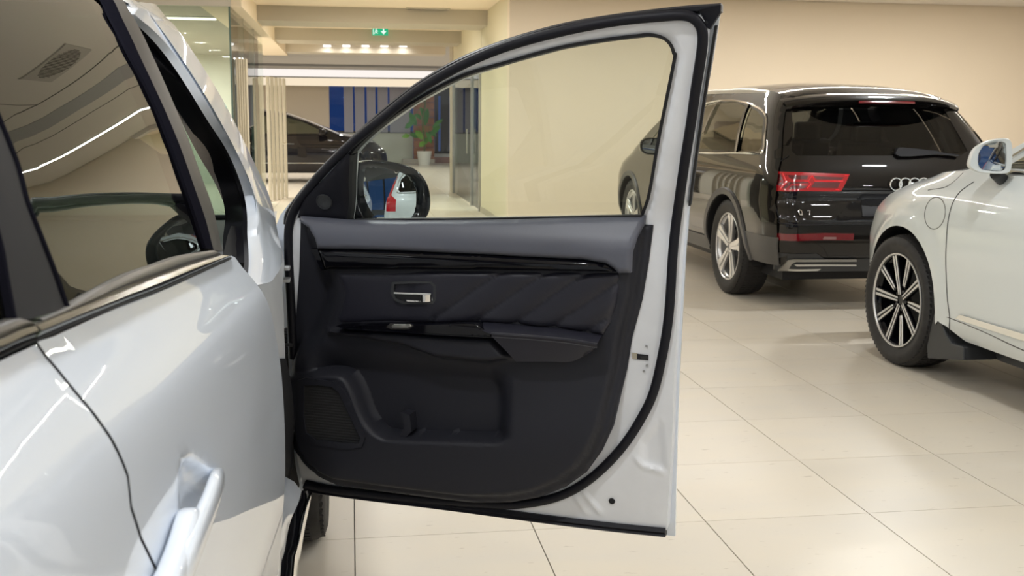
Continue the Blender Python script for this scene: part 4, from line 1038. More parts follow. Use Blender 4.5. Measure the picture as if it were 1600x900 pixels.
# speaker grille: frame ring and mesh
SPO = [(466, 594), (479, 590), (521, 596), (540, 609), (562, 658), (571, 681), (566, 698), (543, 702), (487, 694), (472, 685), (466, 654)]
SPI = [(475, 602), (497, 601), (519, 604), (530, 613), (550, 655), (564, 685), (561, 692), (535, 692), (494, 687), (479, 676), (475, 650)]
D.patch('speaker_frame', px3(SPO, .07), plastic, fd, step=.02, bstep=.008, holes=[px3(SPI, .07)], w=.074, th=.02)
spm = mat('speaker_weave', (.011, .011, .013), .55); nt = spm.node_tree
wv = nt.nodes.new('ShaderNodeTexWave'); wv.bands_direction = 'Z'; wv.inputs['Scale'].default_value = 42; wv.inputs['Distortion'].default_value = 2.5; wv.inputs['Detail Scale'].default_value = 20
tc = nt.nodes.new('ShaderNodeTexCoord'); bp = nt.nodes.new('ShaderNodeBump'); bp.inputs['Distance'].default_value = .003
nt.links.new(tc.outputs['Object'], wv.inputs['Vector']); nt.links.new(wv.outputs['Fac'], bp.inputs['Height']); nt.links.new(bp.outputs[0], nt.nodes['Principled BSDF'].inputs['Normal'])
D.patch('speaker_grille', px3(SPI, .07), spm, fd, step=.02, w=.068, th=.004)
# pocket divider
D.patch('pocket_divider', px3([(627, 645), (640, 648), (643, 674), (634, 684), (624, 682), (632, 668)], .05), plastic, fd, step=.008, w=.02, th=.01, h=lambda V: .03+0*V[:, 0])
# sail panel and tweeter
SAIL = [(463, 341), (468, 322), (476, 306), (504, 280), (541, 240), (545, 243), (540, 344)]
sail = D.patch('sail_panel', px3(SAIL, .02), mat('sail_plastic', (.008, .008, .012), .5, spec=.2), fd, step=.008, bstep=.008, w=.014, th=.02, h=lambda V: .006*sstep(sdf(V, D.uv(px3(SAIL, .02))), 0, .008))
def disc(name, q, w, r, m, par, prof=None, n=28):
    u0, v0 = D.hit(q[0], q[1], w); prof = prof or [(0, .002), (r*.9, .002), (r, 0)]; V = []; F = []; k = len(prof)
    for i in range(n):
        a = 2*math.pi*i/n
        for rr, hh in prof: V.append(D.P([u0+rr*math.cos(a)], [v0+rr*math.sin(a)*.95], w+hh)[0])
    for i in range(n):
        j = (i+1) % n
        for t in range(k-1): F.append((i*k+t, i*k+t+1, j*k+t+1, j*k+t))
    return put(name, V, F, m, par)
disc('tweeter', (506.5, 315.5), .022, .023, dark_clad, fd, [(0, -.001), (.012, .001), (.0185, .0005), (.0195, .004), (.021, .004), (.023, -.006)])
# latch, screws, dark discs standing in for shaded holes in the shell
D.patch('latch_slot', px3([(990, 552), (1013, 555), (1013, 563), (990, 561)], .004), rubber, fd, step=.02, w=.0045, th=.004)
D.patch('latch_plate', px3([(987, 551), (995, 552), (995, 561), (988, 561)], .005), mat('latch_plate', (.4, .36, .28), .4), fd, step=.02, w=.0055, th=.003)
D.patch('striker_fork', px3([(1000, 557), (1011, 556), (1012, 561), (1002, 562)], .005), dark_steel, fd, step=.02, w=.006, th=.003)
for q in ((1010, 541), (1011, 571), (1006, 580)):
    disc('screw', q, .004, .0035, steel, fd)
for q, r in (((956, 783), .0085), ((1104, 35), .004)):
    disc('dark_disc', q, .004, r, rubber, fd)
disc('hole_disc', (1047.5, 467), .004, .010, dark_clad, fd)
# hinges and check strap between post and door
for (x0, x1, y0, y1) in ((433, 453, 417, 441), (449, 459, 650, 674)):
    a = at_y(x0, y1, 2.80); b_ = at_y(x1, y0, 2.80); m = MB()
    m.box(a[0], b_[0], 2.79, 2.83, a[2], a[2]+.009); m.box(a[0], b_[0], 2.79, 2.83, b_[2]-.009, b_[2]); m.box(a[0], a[0]+.007, 2.79, 2.83, a[2], b_[2])
    m.put('hinge', mat('hinge_paint', (.45, .46, .47), .4), CAR, smooth=False, bevel=.002)
a = at_y(430, 541, 2.80); b_ = at_y(458, 537, 2.80); box('check_strap', (a[0], b_[0], 2.79, 2.81, a[2], b_[2]), rubber, CAR)
# ---- wing mirror
mn = np.array([.55, -.834, .043]); mn /= np.linalg.norm(mn); mr_ = np.cross(np.array([0, 0, 1.]), mn); mr_ /= np.linalg.norm(mr_); mu = np.cross(mn, mr_)
MC = at_y(612, 304, 2.93)
def mmap(u, v, w): return MC+u[:, None]*mr_+v[:, None]*mu+w[:, None]*mn
MCH = ImplicitChart(mmap, lambda P, w: (P-MC)@mn-w, lambda P: np.stack([(P-MC)@mr_, (P-MC)@mu], 1), .5, 6)
MG = [(572, 262), (586, 260.5), (602, 263), (627, 268.5), (643, 277), (651, 287), (654.5, 301), (654.5, 324), (650, 337), (642, 345), (628, 350), (604, 352), (590, 341), (581, 332), (572, 314), (568.5, 298), (569, 275)]
MO = [(548, 262), (560, 255), (582, 250.5), (605, 252), (630, 257), (650, 266), (663, 281), (670, 300), (671, 322), (667, 336), (657, 348), (640, 358), (590, 358), (560, 350), (546, 338), (543, 300)]
mir_o = D  # keep name spaces tidy
mgu = MCH.uv(px3(MG, 0)); RC = 1.05
def convex(V): return -(V[:, 0]**2+V[:, 1]**2)/(2*RC)
mou = MCH.uv(px3(MO, 0))
ring = resample(cr(mou, 4, True), 60, True); rin = resample(cr(mgu, 4, True), 60, True)
k0 = np.argmin(np.hypot(*(rin-ring[0]).T)); rin = np.roll(rin, -k0, 0)
if area2(ring)*area2(rin) < 0: rin = np.roll(rin[::-1], 1, 0)
cen = ring.mean(0); rowsm = []
def mrow(q, w): return MCH.P(q[:, 0], q[:, 1], w)
for s_, w in ((1.0, .004), (1.0, -.01), (1.01, -.03), (.97, -.06), (.86, -.09), (.62, -.115), (.3, -.125), (.0, -.127)): rowsm.append(mrow(cen+(ring-cen)*s_, w))
rin2 = cen+(ring-cen)*.97
housing = loft('mirror_housing', [mrow(rin, -.012), mrow(rin, .0), mrow(rin*.5+ring*.5, .008), mrow(rin2, .008)]+rowsm, mat('mirror_black', (.006, .007, .009), .35, coat=.7, spec=.05), fd, closed=True, sharp=70)
MCH.patch('mirror_glass', px3(MG, 0), mirror_m, fd, step=.008, w=-.002, th=None, h=convex, sharp=89)
base = at_y(550, 346, 2.80)
m = MB(); m.obox(at_y(560, 350, 2.84), np.array([.05, -.0, 0]), np.array([0, .06, 0]), np.array([0, 0, .018])); m.put('mirror_foot', gloss_black, fd, bevel=.008)
print('door built')
# ================================================================ whole cars (left side, tail towards -Y)
def tab(z, T): T = np.asarray(T, float); return np.mean([np.interp(z+q, T[:, 0], T[:, 1]) for q in np.arange(-2, 3)*.010], axis=0)
class Body:
    def __init__(s, cx, w, yr, yf, ztop, ry=.35, rx=.16, fy=.7, fx=.35, bow=.02, crown=.06):
        s.cx, s.w, s.yr, s.yf, s.zt, s.ry, s.rx, s.fy, s.fx, s.bow, s.crown = cx, w, yr, yf, ztop, ry, rx, fy, fx, bow, crown
        s.side = ImplicitChart(s.mside, lambda P, w_: (s.cx-s.W(P[:, 1], P[:, 2])-w_)-P[:, 0], lambda P: P[:, 1:3], 1, 30, fl=True)
        s.rear = ImplicitChart(s.mrear, lambda P, w_: s.YR(P[:, 0]-s.cx, P[:, 2])-w_-P[:, 1], lambda P: np.stack([P[:, 0], P[:, 2]], 1), 1, 30, fl=False)
    def W(s, y, z):
        y = np.asarray(y, float); z = np.asarray(z, float); a, b = tab(z, s.yr), tab(z, s.yf)
        t = np.clip((y-a)/s.ry, 0, 1); u = np.clip((b-y)/s.fy, 0, 1); m = (a+b)/2
        o = tab(z, s.w)-s.bow*((y-m)/(b-a)*2)**2-s.rx*(1-np.sqrt(1-(1-t)**2))-s.fx*(1-np.sqrt(1-(1-u)**2))
        return o-5*np.maximum(a-y, 0)-5*np.maximum(y-b, 0)
    def YR(s, x, z):
        x = np.abs(x); wr = tab(z, s.w)-s.bow*.95; t = np.clip((wr-x)/s.rx, 0, 1)
        return tab(z, s.yr)+s.ry*(1-np.sqrt(1-(1-t)**2))+5*np.maximum(x-wr, 0)+.03*(x/.9)**2-.0
    def YF(s, x, z):
        x = np.abs(x); wr = tab(z, s.w)-s.bow*.95; t = np.clip((wr-x)/s.fx, 0, 1)
        return tab(z, s.yf)-s.fy*(1-np.sqrt(1-(1-t)**2))
    def mside(s, u, v, w): return np.stack([s.cx-s.W(u, v)-w, u, v], 1)
    def mrear(s, u, v, w): return np.stack([u, s.YR(u-s.cx, v)-w, v], 1)
    def top(s, y): return np.interp(y, [p[0] for p in s.zt], [p[1] for p in s.zt])
    def mirror(s, o, name=None):
        """copy of a left-hand part mirrored to the right-hand side"""
        me = o.data.copy(); r = o
        while r.parent is not None: r = r.parent
        dx = 2*(s.cx-r.location.x)
        for v in me.vertices: v.co.x = dx-v.co.x
        me.flip_normals(); q = o.copy(); q.data = me; COL.objects.link(q); return q
    def shell(s, parent, paint, side_poly, holes, arch, rear_poly=None, rear_holes=(), step=.06, roof=None, screen=None, hood=None, scr_m=None, flare=0.0, hside=None):
        hs = hside
        if flare:
            def hs(V):
                h = np.zeros(len(V))
                for (ay, az, ar) in arch:
                    d = np.hypot(V[:, 0]-ay, V[:, 1]-az)-ar; h += flare*(1-sstep(d, .055, .085))*(V[:, 1] > .1)
                return h
        sd = s.side.patch('side_panel', side_poly, paint, parent, step=step, bstep=step*.6, holes=holes, th=None, sharp=60, h=hs)
        s.mirror(sd)
        # wheel arch liners
        for (ay, az, ar) in arch:
            aa = np.radians(np.linspace(-12, 192, 24)); e = [(ay+ar*math.cos(a), az+ar*math.sin(a)) for a in aa]
            e = np.array(e); x0 = s.cx-s.W(e[:, 0], e[:, 1])
            r0 = np.stack([x0-flare, e[:, 0], e[:, 1]], 1); r1 = np.stack([x0*0+s.cx-.45, e[:, 0], e[:, 1]], 1)
            l = loft('arch_liner', [r0, r1, r1*.0+np.array([s.cx-.45, ay, az-.1])], rubber, parent); s.mirror(l)
        if rear_poly is not None: s.rear.patch('tail_panel', rear_poly, paint, parent, step=step, bstep=step*.6, holes=rear_holes, th=None, sharp=60)
        def across(name, y0, y1, m, n=14, cr_=None):
            Y = np.linspace(y0, y1, n); Z = s.top(Y); X = s.W(Y, Z); rw = []
            for q in np.linspace(-1, 1, 15): rw.append(np.stack([s.cx+X*q, Y, Z+(cr_ or s.crown)*(1-abs(q)**2.5)], 1))
            return loft(name, rw, m, parent, sharp=70)
        if roof: across('roof', *roof, paint)
        if screen: across('windscreen', *screen, scr_m or mid_glass, cr_=.04)
        if hood: across('bonnet', *hood, paint, cr_=.05)
        zz = np.linspace(.3, float(s.top(np.array([tab(np.array([.9]), s.yf)[0]-s.fy*.2]))), 10); rw = []
        for z in zz:
            z = float(z); wr = tab(np.array([z]), s.w)[0]-s.bow; X = np.linspace(-(wr-.28*s.fx), wr-.28*s.fx, 21)
            rw.append(np.stack([s.cx+X, s.YF(X, np.full(21, z)), np.full(21, z)], 1))
        loft('front_panel', rw, paint, parent, sharp=70)
    def cabin(s, parent, y0, y1, rows_, zf=.5):
        m = MB(); m.box(s.cx-.72, s.cx+.72, y0, y1, zf-.05, zf); m.box(s.cx-.80, s.cx-.74, y0, y1, zf, 1.0); m.box(s.cx+.74, s.cx+.80, y0, y1, zf, 1.0); m.box(s.cx-.72, s.cx+.72, y1-.1, y1, zf, .98)
        m.put('cabin', interior, parent, smooth=False)
        m = MB(); m.box(s.cx-.78, s.cx+.78, y0-.2, y1+.5, .22, .32); m.put('underbody', rubber, parent, smooth=False)
        for y in rows_:
            for x in (-.40, .40): seat(s.cx+x, y, parent)
def sideline(ch, L, w, r, name, m, par, n=5, prof=None, closed=False, smooth=True):
    uv = ch.uv(L); uv = cr(uv, n, closed) if smooth else uv
    P = ch.P(uv[:, 0], uv[:, 1], w); e = 1e-3
    Q = ch.P(uv[:, 0], uv[:, 1], w+.01); N = (Q-P)/.01
    return sweep(name, P, prof or circ(r, 6), N, m, par, closed=closed)
def arch_pts(y, z, r, a0=-8, a1=188, n=22): return [(y+r*math.cos(a), z+r*math.sin(a)) for a in np.radians(np.linspace(a1, a0, n))]

# ---------------------------------------------------------------- black large SUV, seen from behind
Q = thing('black_suv', 'glossy black-brown sport utility car seen from behind with red tail lamps, by the beige wall', 'car', (3.94, 9.6, 0))
QB = Body(3.94, [(.28, .90), (.45, .965), (.6, .985), (.8, .985), (.95, .975), (1.05, .95), (1.12, .915), (1.3, .85), (1.45, .78), (1.55, .71), (1.62, .64), (1.66, .6)],
          [(.28, 7.25), (.42, 7.17), (.52, 7.12), (.64, 7.11), (.74, 7.125), (.78, 7.18), (.9, 7.17), (1.03, 7.20), (1.08, 7.24), (1.13, 7.27), (1.3, 7.42), (1.5, 7.60), (1.6, 7.72), (1.7, 7.8)],
          [(.28, 12.1), (.5, 12.18), (.8, 12.16), (.95, 12.0), (1.05, 11.7), (1.7, 11.5)],
          [(7.58, 1.50), (7.75, 1.575), (8.1, 1.62), (8.7, 1.655), (9.4, 1.66), (10.0, 1.62), (10.4, 1.52), (11.1, 1.14), (11.3, 1.09), (11.8, 1.0), (12.05, .9)], ry=.34, rx=.17)
ARQ = [(8.155, .375, .44), (11.13, .375, .44)]
def tail_edge(B, zs, k=.29): return [(float(tab(np.array([z]), B.yr)[0])+k*B.ry, z) for z in zs]
def nose_edge(B, zs, k=.29): return [(float(tab(np.array([z]), B.yf)[0])-k*B.fy, z) for z in zs]
sp_ = tail_edge(QB, [.34, .42, .5, .6, .7, .76, .8, .9, 1.0, 1.06, 1.12, 1.2, 1.3, 1.4, 1.49])
sp_ += [(7.75, 1.575), (8.1, 1.62), (8.7, 1.655), (9.4, 1.66), (10.0, 1.62), (10.4, 1.52), (11.1, 1.14), (11.3, 1.09)]+nose_edge(QB, [1.0, .9, .7, .5, .34])[0:]
sp_ += [(11.6, .34)]+arch_pts(11.13, .375, .44, 188, -8)[::1][::1][:0]
fa = arch_pts(11.13, .375, .44); ra = arch_pts(8.155, .375, .44)   # from low-front? points run from 188 deg (rear side) to -8
sp_ += fa[::-1]+[(10.6, .30), (8.7, .30)]+ra[::-1]+[(7.68, .34)]
RDG = [(1124, 160), (1150, 159), (1166, 166), (1146, 236), (1099, 236), (1100, 210)]; QG = [(1172, 168), (1184, 174), (1193, 186), (1190, 228), (1185, 236), (1153, 236)]
q_uv = QB.side.uv(QG); r_uv = QB.side.uv([(1124, 160), (1150, 159), (1166, 166), (1146, 236)])
zb_ = float(r_uv[3][1]); fr_ = [tuple(r_uv[0]), tuple(r_uv[1]), tuple(r_uv[2]), tuple(r_uv[3]), (9.35, zb_), (9.45, r_uv[0][1]+.005)]
fg_ = [(9.52, r_uv[0][1]+.0), (9.42, zb_), (10.75, zb_-.02), (10.35, r_uv[0][1]-.10), (10.0, r_uv[0][1]-.02)]
rw_px = [(1237, 172), (1300, 171), (1400, 171), (1476, 172), (1512, 236), (1500, 243), (1245, 243), (1237, 236)]
rwin = QB.rear.uv(rw_px)
zsr = [.34, .45, .6, .75, .8, .95, 1.05, 1.13, 1.3, 1.47]
def wr(B, z, k=.29): return float(tab(np.array([z]), B.w)[0])-B.bow*.95-k*B.rx
rp = [(QB.cx-wr(QB, z), z) for z in zsr]+[(QB.cx+wr(QB, z), z) for z in zsr[::-1]]
qm = glass('dark_tint_glass', (.30, .29, .27), 1.5)
QB.shell(Q, black_paint, sp_, [q_uv, fr_, fg_], ARQ, rp, [rwin], roof=(7.6, 9.95), screen=(9.97, 11.12), hood=(11.14, 12.0))
for nm, g_ in (('quarter_glass', q_uv), ('side_glass', fr_), ('side_glass', fg_)):
    o = QB.side.patch(nm, [tuple(p) for p in g_], qm, Q, step=.1, w=-.008, th=None); QB.mirror(o)
QB.rear.patch('rear_glass', [tuple(p) for p in rwin], glass('rear_dark_glass', (.20, .20, .21), 1.42), Q, step=.08, w=-.006, th=None)
QB.cabin(Q, 7.6, 11.0, (8.9, 10.1))
CHL = [(1100, 162), (1108, 161), (1122, 158), (1140, 157), (1154, 158), (1168, 161), (1180, 166), (1190, 171), (1196, 178), (1198, 188), (1196, 212), (1194, 232), (1191, 238), (1185, 240), (1150, 239), (1098, 239)]
cu = [tuple(p) for p in QB.side.uv(CHL)]; cu = [(10.3, cu[0][1]-.06), (9.8, cu[0][1]+.0)]+cu+[(10.7, cu[-1][1]-.02)]
o = sideline(QB.side, cu, .003, .009, 'window_chrome', chrome, Q); QB.mirror(o)
for (a, b_) in (((1170, 164), (1150, 238)), ((1122, 160), (1099, 208))):
    o = sideline(QB.side, [a, b_], .002, .02, 'window_pillar', gloss_black, Q, prof=[(-.028, 0), (-.028, .004), (.028, .004), (.028, 0)]); QB.mirror(o)
# roof rails, fin, spoiler
rl_ = cr([at_x(1120, 143.5, 3.32), at_x(1160, 142, 3.32), at_x(1185, 143, 3.32), at_x(1205, 146.5, 3.32), at_x(1222, 152, 3.32), at_x(1230, 156, 3.32)], 5)
rl_ = np.vstack([[(3.32, 10.0, 1.66)], rl_]) if rl_[0][1] < 10 else rl_
o = sweep('roof_rail', rl_, [(-.016, -.02), (-.018, .01), (0, .02), (.018, .01), (.016, -.02)], np.array([0, 0, 1.]), satin, Q); QB.mirror(o)
p = at_y(1332, 152, 7.95)
v, f = prism([(7.85, p[2]-.03), (8.08, p[2]-.03), (8.02, p[2]+.012), (7.95, p[2]+.02), (7.90, p[2]+.075), (7.885, p[2]+.075), (7.88, p[2]+.01)], 'x', p[0]-.012, p[0]+.012)
fin = put('antenna_fin', v, f, gloss_black, Q, smooth=False, bevel=.005)
v, f = lathe([(0, .03), (.03, .022), (.045, 0), (.04, -.012)], 20, 'z', (p[0], 7.96, p[2]-.018)); put('antenna_base', v, f, gloss_black, fin)
xs = np.linspace(-.70, .70, 25); spo = []
def sprow(dy, dz): return np.array([(QB.cx+x, 7.47+.20*abs(x/.70)**3+dy*(1-.4*abs(x/.7)**4), 1.548-.055*abs(x/.70)**3+dz) for x in xs])
loft('roof_spoiler', [sprow(.22, .055), sprow(.10, .04), sprow(.0, .012), sprow(-.015, -.004), sprow(-.002, -.02), sprow(.13, -.06)], black_paint, Q, flip=True)
bl = [(QB.cx+x, 7.462+.20*abs(x/.70)**3, 1.552-.055*abs(x/.7)**3-.022) for x in np.linspace(-.22, .22, 9)]
tube('high_brake_lamp', bl, .011, dark_red, Q, n=8)
# lamps
def rpatch(name, L, m, w=.004, th=.01, step=.05, par=None, h=None, **k): return QB.rear.patch(name, L, m, par or Q, step=step, w=w, th=th, h=h, **k)
def both(o): return QB.mirror(o)
LAMP = [(1201, 267), (1250, 269), (1327, 272), (1321, 285), (1313, 299), (1250, 298.5), (1206, 298)]
lm = rpatch('tail_lamp', LAMP, red_lens, .008, .03, .03)
both(lm)
dk = mat('lamp_dark_red', (.10, .003, .006), .2, coat=1.0)
for q in ([(1208, 272), (1219, 272), (1223, 284), (1218, 290), (1211, 288)], [(1226, 273), (1262, 274), (1260, 280), (1236, 280)], [(1270, 275), (1318, 277), (1314, 281), (1275, 280)],
          [(1232, 284), (1262, 284), (1262, 286), (1236, 287), (1228, 294), (1221, 294)], [(1272, 284), (1312, 285), (1308, 294), (1266, 293)], [(1236, 290), (1260, 290), (1257, 294), (1232, 295)]):
    both(rpatch('lamp_recess', q, dk, .0095, .003, .05, par=lm))
hi = mat('lamp_light_guide', (.75, .02, .03), .2, coat=1, emit=(1, .03, .04), es=.25)
for q in ([(1222, 270.5), (1228, 284), (1218, 296)], [(1226, 283), (1262, 283), (1268, 274)], [(1268, 274), (1272, 283), (1316, 283)], [(1262, 283), (1266, 287), (1260, 294)], [(1204, 295), (1310, 296.5)], [(1204, 270), (1324, 274.5)]):
    uv = QB.rear.uv(q); P = QB.rear.P(uv[:, 0], uv[:, 1], .012); both(sweep('light_guide', P, circ(.004, 6), np.array([0, -1., 0]), hi, lm))
both(rpatch('bumper_reflector', [(1192, 373), (1200, 366), (1210, 364), (1290, 364), (1334, 365), (1333, 375.5), (1290, 375), (1205, 374)], dark_red, .006, .012))
both(rpatch('reversing_lamp', [(1287, 370), (1306, 370), (1306, 374), (1285, 374)], clear_lens, .008, .004))
# lower cladding and silver diffuser
gc = [(1160, 372), (1205, 375.5), (1334, 378)]
clad = [(QB.cx-wr(QB, .36, .05), .33), (QB.cx-wr(QB, .46, .05), .46), (QB.cx-wr(QB, .55, .05), .555), (QB.cx-.6, .548), (QB.cx-.5, .52), (QB.cx+.5, .52), (QB.cx+.6, .548), (QB.cx+wr(QB, .55, .05), .555), (QB.cx+wr(QB, .46, .05), .46), (QB.cx+wr(QB, .36, .05), .33)]
rpatch('lower_bumper', [(QB.cx-wr(QB, .33), .30), (QB.cx-wr(QB, .44), .44), (QB.cx-.62, .44), (QB.cx-.55, .40), (QB.cx+.55, .40), (QB.cx+.62, .44), (QB.cx+wr(QB, .44), .44), (QB.cx+wr(QB, .33), .30)], dark_clad, .006, .02, .08)
dfu = QB.rear.uv([(1215, 423), (1230, 406), (1240, 405), (1337, 405), (1337, 408.5), (1243, 409), (1236, 412), (1229, 423)])
rpatch('diffuser_trim', [tuple(p) for p in dfu], satin, .016, .02); both(rpatch('diffuser_trim', [tuple(p) for p in dfu], satin, .016, .02))
for q in ([(1240, 413), (1286, 413), (1337, 413.5), (1337, 415.5), (1286, 415.5), (1244, 416)], [(1229, 420), (1282, 420), (1277, 423), (1229, 423)]): both(rpatch('diffuser_trim', q, satin, .012, .01))
sidecl = [(7.62, .34), (7.45, .34), (7.40, .46), (7.38, .56), (7.62, .56), (7.66, .46)]
o = QB.side.patch('side_cladding', tail_edge(QB, [.34, .44, .555], .27)+[(7.70, .555), (7.68, .46), (7.70, .34)], grey_clad, Q, step=.06, w=.004, th=.01); both(o)
o = sideline(QB.side, arch_pts(8.155, .375, .46, -5, 185), .004, .02, 'arch_lip', grey_clad, Q, prof=[(-.028, -.006), (-.028, .008), (.02, .012), (.028, -.006)]); both(o)
o = sideline(QB.side, arch_pts(11.13, .375, .46, -5, 185), .004, .02, 'arch_lip', grey_clad, Q, prof=[(-.028, -.006), (-.028, .008), (.02, .012), (.028, -.006)]); both(o)
o = QB.side.patch('sill_cladding', [(8.62, .30), (10.66, .30), (10.66, .42), (8.62, .42)], grey_clad, Q, step=.12, w=.012, th=.02); both(o)
# panel gaps
for q in ([(1232, 243), (1222, 250), (1203, 262), (1201, 266)], [(1206, 300), (1210, 318), (1217, 341), (1227, 350), (1300, 350.5), (1360, 350)], [(1185, 341), (1217, 341)]):
    o = sideline(QB.rear, q, .001, .0035, 'panel_gap', rubber, Q); 
    if q[0][0] != 1206: both(o)
wp = mat('wiper_plastic', (.008, .008, .01), .5, spec=.2)
# tail crease lines of the plate recess, wiper, emblem, letters
rpatch('plate_recess', [(1299, 345), (1348, 303), (1440, 303), (1440, 345)], gloss_black, -.012 if False else .001, .004)
rpatch('number_plate_holder', [(1347, 312), (1446, 312), (1446, 338), (1347, 338)], wp, .008, .008)
rpatch('wiper_arm', [(1396, 240), (1399, 232), (1404, 230), (1418, 231), (1463, 236), (1463, 241), (1420, 244), (1403, 244)], wp, .03, .03)
rpatch('wiper_blade', [(1462, 237), (1496, 242), (1494, 244), (1462, 241)], wp, .03, .012)
e0 = QB.rear.uv([(1398, 286)])[0]; rr = .044
for k in range(4):
    c = QB.rear.P([e0[0]+k*rr*1.62], [e0[1]-.008], .018)[0]
    ang = np.linspace(0, 2*math.pi, 29)[:-1]; P = np.stack([c[0]+rr*np.cos(ang), np.full(28, c[1]), c[2]+rr*np.sin(ang)], 1)
    sweep('emblem_ring', P, circ(.0055, 6), np.array([0, -1., 0]), chrome, Q, closed=True)
def letter(ch, chart, x0, z0, s, par, m, name):
    for st in STROKES[ch]:
        P = chart.P([x0+a*s for a, b_ in st], [z0+b_*s for a, b_ in st], .012)
        sweep(name, P, [(-.0026, -.004), (-.0026, .003), (.0026, .003), (.0026, -.004)], np.array([0, -1., 0]), m, par)
l0 = QB.rear.uv([(1248, 335.5)])[0]; l1 = QB.rear.uv([(1262, 335.5)])[0]; l2 = QB.rear.uv([(1248, 328)])[0]
sz = (l2[1]-l0[1])/6
letter('Q', QB.rear, l0[0], l0[1], sz*1.0, Q, chrome, 'letter_q'); letter('7', QB.rear, l1[0]+.0, l1[1], sz*.85, Q, chrome, 'numeral_seven')
wheel(Q, (2.985+.125, 8.155, .385), R=.385, width=.25, rimr=.262, kind='star', side=-1)
wheel(Q, (2.985+.125, 11.13, .385), R=.385, width=.25, rimr=.262, kind='star', side=-1)
wheel(Q, (4.77, 8.155, .385), R=.385, width=.25, rimr=.262, kind='plain'); wheel(Q, (4.77, 11.13, .385), R=.385, width=.25, rimr=.262, kind='plain')
# wing mirrors
def wing(parent, c, sx, m, cx):
    V, F = [], []
    c = np.array(c); ros = []
    for y, k in ((-.05, .95), (-.03, 1.0), (.03, .95), (.08, .7), (.12, .3), (.13, .02)):
        a = np.linspace(0, 2*math.pi, 21)[:-1]; ros.append(np.stack([c[0]+.13*k*np.sign(np.cos(a))*abs(np.cos(a))**.7, np.full(20, c[1]+y), c[2]+.085*k*np.sign(np.sin(a))*abs(np.sin(a))**.7], 1))
    h_ = loft('mirror_housing', ros, m, parent, closed=True, sharp=70)
    a = np.linspace(0, 2*math.pi, 21)[:-1]; ring0 = np.stack([c[0]+.112*np.sign(np.cos(a))*abs(np.cos(a))**.7, np.full(20, c[1]-.048), c[2]+.07*np.sign(np.sin(a))*abs(np.sin(a))**.7], 1)
    put('mirror_glass', np.vstack([ring0, ring0.mean(0)]), [(i, (i+1) % 20, 20) for i in range(20)], mirror_m, h_)
    m2 = MB(); m2.obox(c+np.array([sx*.13, .03, -.07]), (.09, 0, 0), (0, .03, 0), (0, 0, .03)); m2.put('mirror_foot', gloss_black, h_, bevel=.01)
    return h_
pm = at_x(1019, 228, 2.90)
wing(Q, pm, 1, black_paint, QB.cx); wing(Q, (2*QB.cx-pm[0], pm[1], pm[2]), -1, black_paint, QB.cx)

# ---------------------------------------------------------------- white SUV on the right
V_ = thing('pearl_white_suv', 'pearl white sport utility car at the right edge with dark multi-spoke wheel and mud flap', 'car', (4.04, 3.9, 0))
VB = Body(4.04, [(.22, .92), (.32, .975), (.45, .985), (.7, .985), (.88, .98), (.96, .97), (1.02, .95), (1.08, .915), (1.14, .865), (1.3, .79), (1.45, .72), (1.6, .63), (1.68, .57), (1.72, .5)],
          [(.22, 1.62), (.4, 1.52), (.6, 1.48), (.8, 1.49), (1.0, 1.52), (1.15, 1.58), (1.4, 1.72), (1.6, 1.86), (1.75, 1.95)],
          [(.22, 6.30), (.4, 6.40), (.7, 6.43), (.85, 6.38), (.95, 6.25), (1.02, 6.05), (1.08, 5.8), (1.8, 5.6)],
          [(1.84, 1.60), (2.1, 1.67), (2.8, 1.70), (3.5, 1.69), (3.95, 1.64), (4.25, 1.55), (5.02, 1.16), (5.2, 1.125), (5.7, 1.09), (6.05, 1.0), (6.2, .91)], ry=.30, rx=.16, fy=.85, fx=.42, bow=.03, crown=.05)
ARV = [(5.555, .375, .425), (2.57, .375, .425)]
fa = arch_pts(5.555, .375, .425); ra = arch_pts(2.57, .375, .425)
vp = tail_edge(VB, [.30, .5, .7, .9, 1.1, 1.3, 1.5, 1.6])[0:]+[(2.1, 1.67), (2.8, 1.70), (3.5, 1.69), (3.95, 1.64), (4.25, 1.55), (5.02, 1.16), (5.2, 1.125), (5.7, 1.09)]+nose_edge(VB, [.99, .9, .7, .5, .30], .32)+fa[::-1]+[(5.10, .34), (4.90, .27), (3.05, .27)]+ra[::-1]+[(2.1, .30)]
gl_f = [(4.83, 1.155), (4.28, 1.47), (3.95, 1.575), (3.55, 1.60), (3.50, 1.16)]; gl_r = [(3.42, 1.16), (3.47, 1.60), (2.8, 1.60), (2.72, 1.18)]; gl_q = [(2.66, 1.18), (2.72, 1.595), (2.25, 1.56), (2.0, 1.45), (1.93, 1.25), (1.98, 1.20)]
zsr2 = [.30, .5, .7, .9, 1.1, 1.3, 1.5, 1.6]
rp2 = [(VB.cx-wr(VB, z), z) for z in zsr2]+[(VB.cx+wr(VB, z), z) for z in zsr2[::-1]]
rwv = [(VB.cx-.62, 1.15), (VB.cx+.62, 1.15), (VB.cx+.52, 1.54), (VB.cx-.52, 1.54)]
VB.shell(V_, pearl_paint, vp, [gl_f, gl_r, gl_q], ARV, rp2, [rwv], step=.035, roof=(1.86, 3.9), screen=(3.93, 5.0), hood=(5.02, 6.15), flare=.014)
for nm, g_, m in (('side_glass', gl_f, mid_glass), ('side_glass', gl_r, tint_glass), ('quarter_glass', gl_q, tint_glass)):
    o = VB.side.patch(nm, g_, m, V_, step=.1, w=-.006, th=None); VB.mirror(o)
VB.rear.patch('rear_glass', rwv, tint_glass, V_, step=.1, w=-.006, th=None)
VB.cabin(V_, 2.0, 4.9, (2.9, 3.9))
def vline(L, w, r, nm, m, **k): return sideline(VB.side, L, w, r, nm, m, V_, **k)
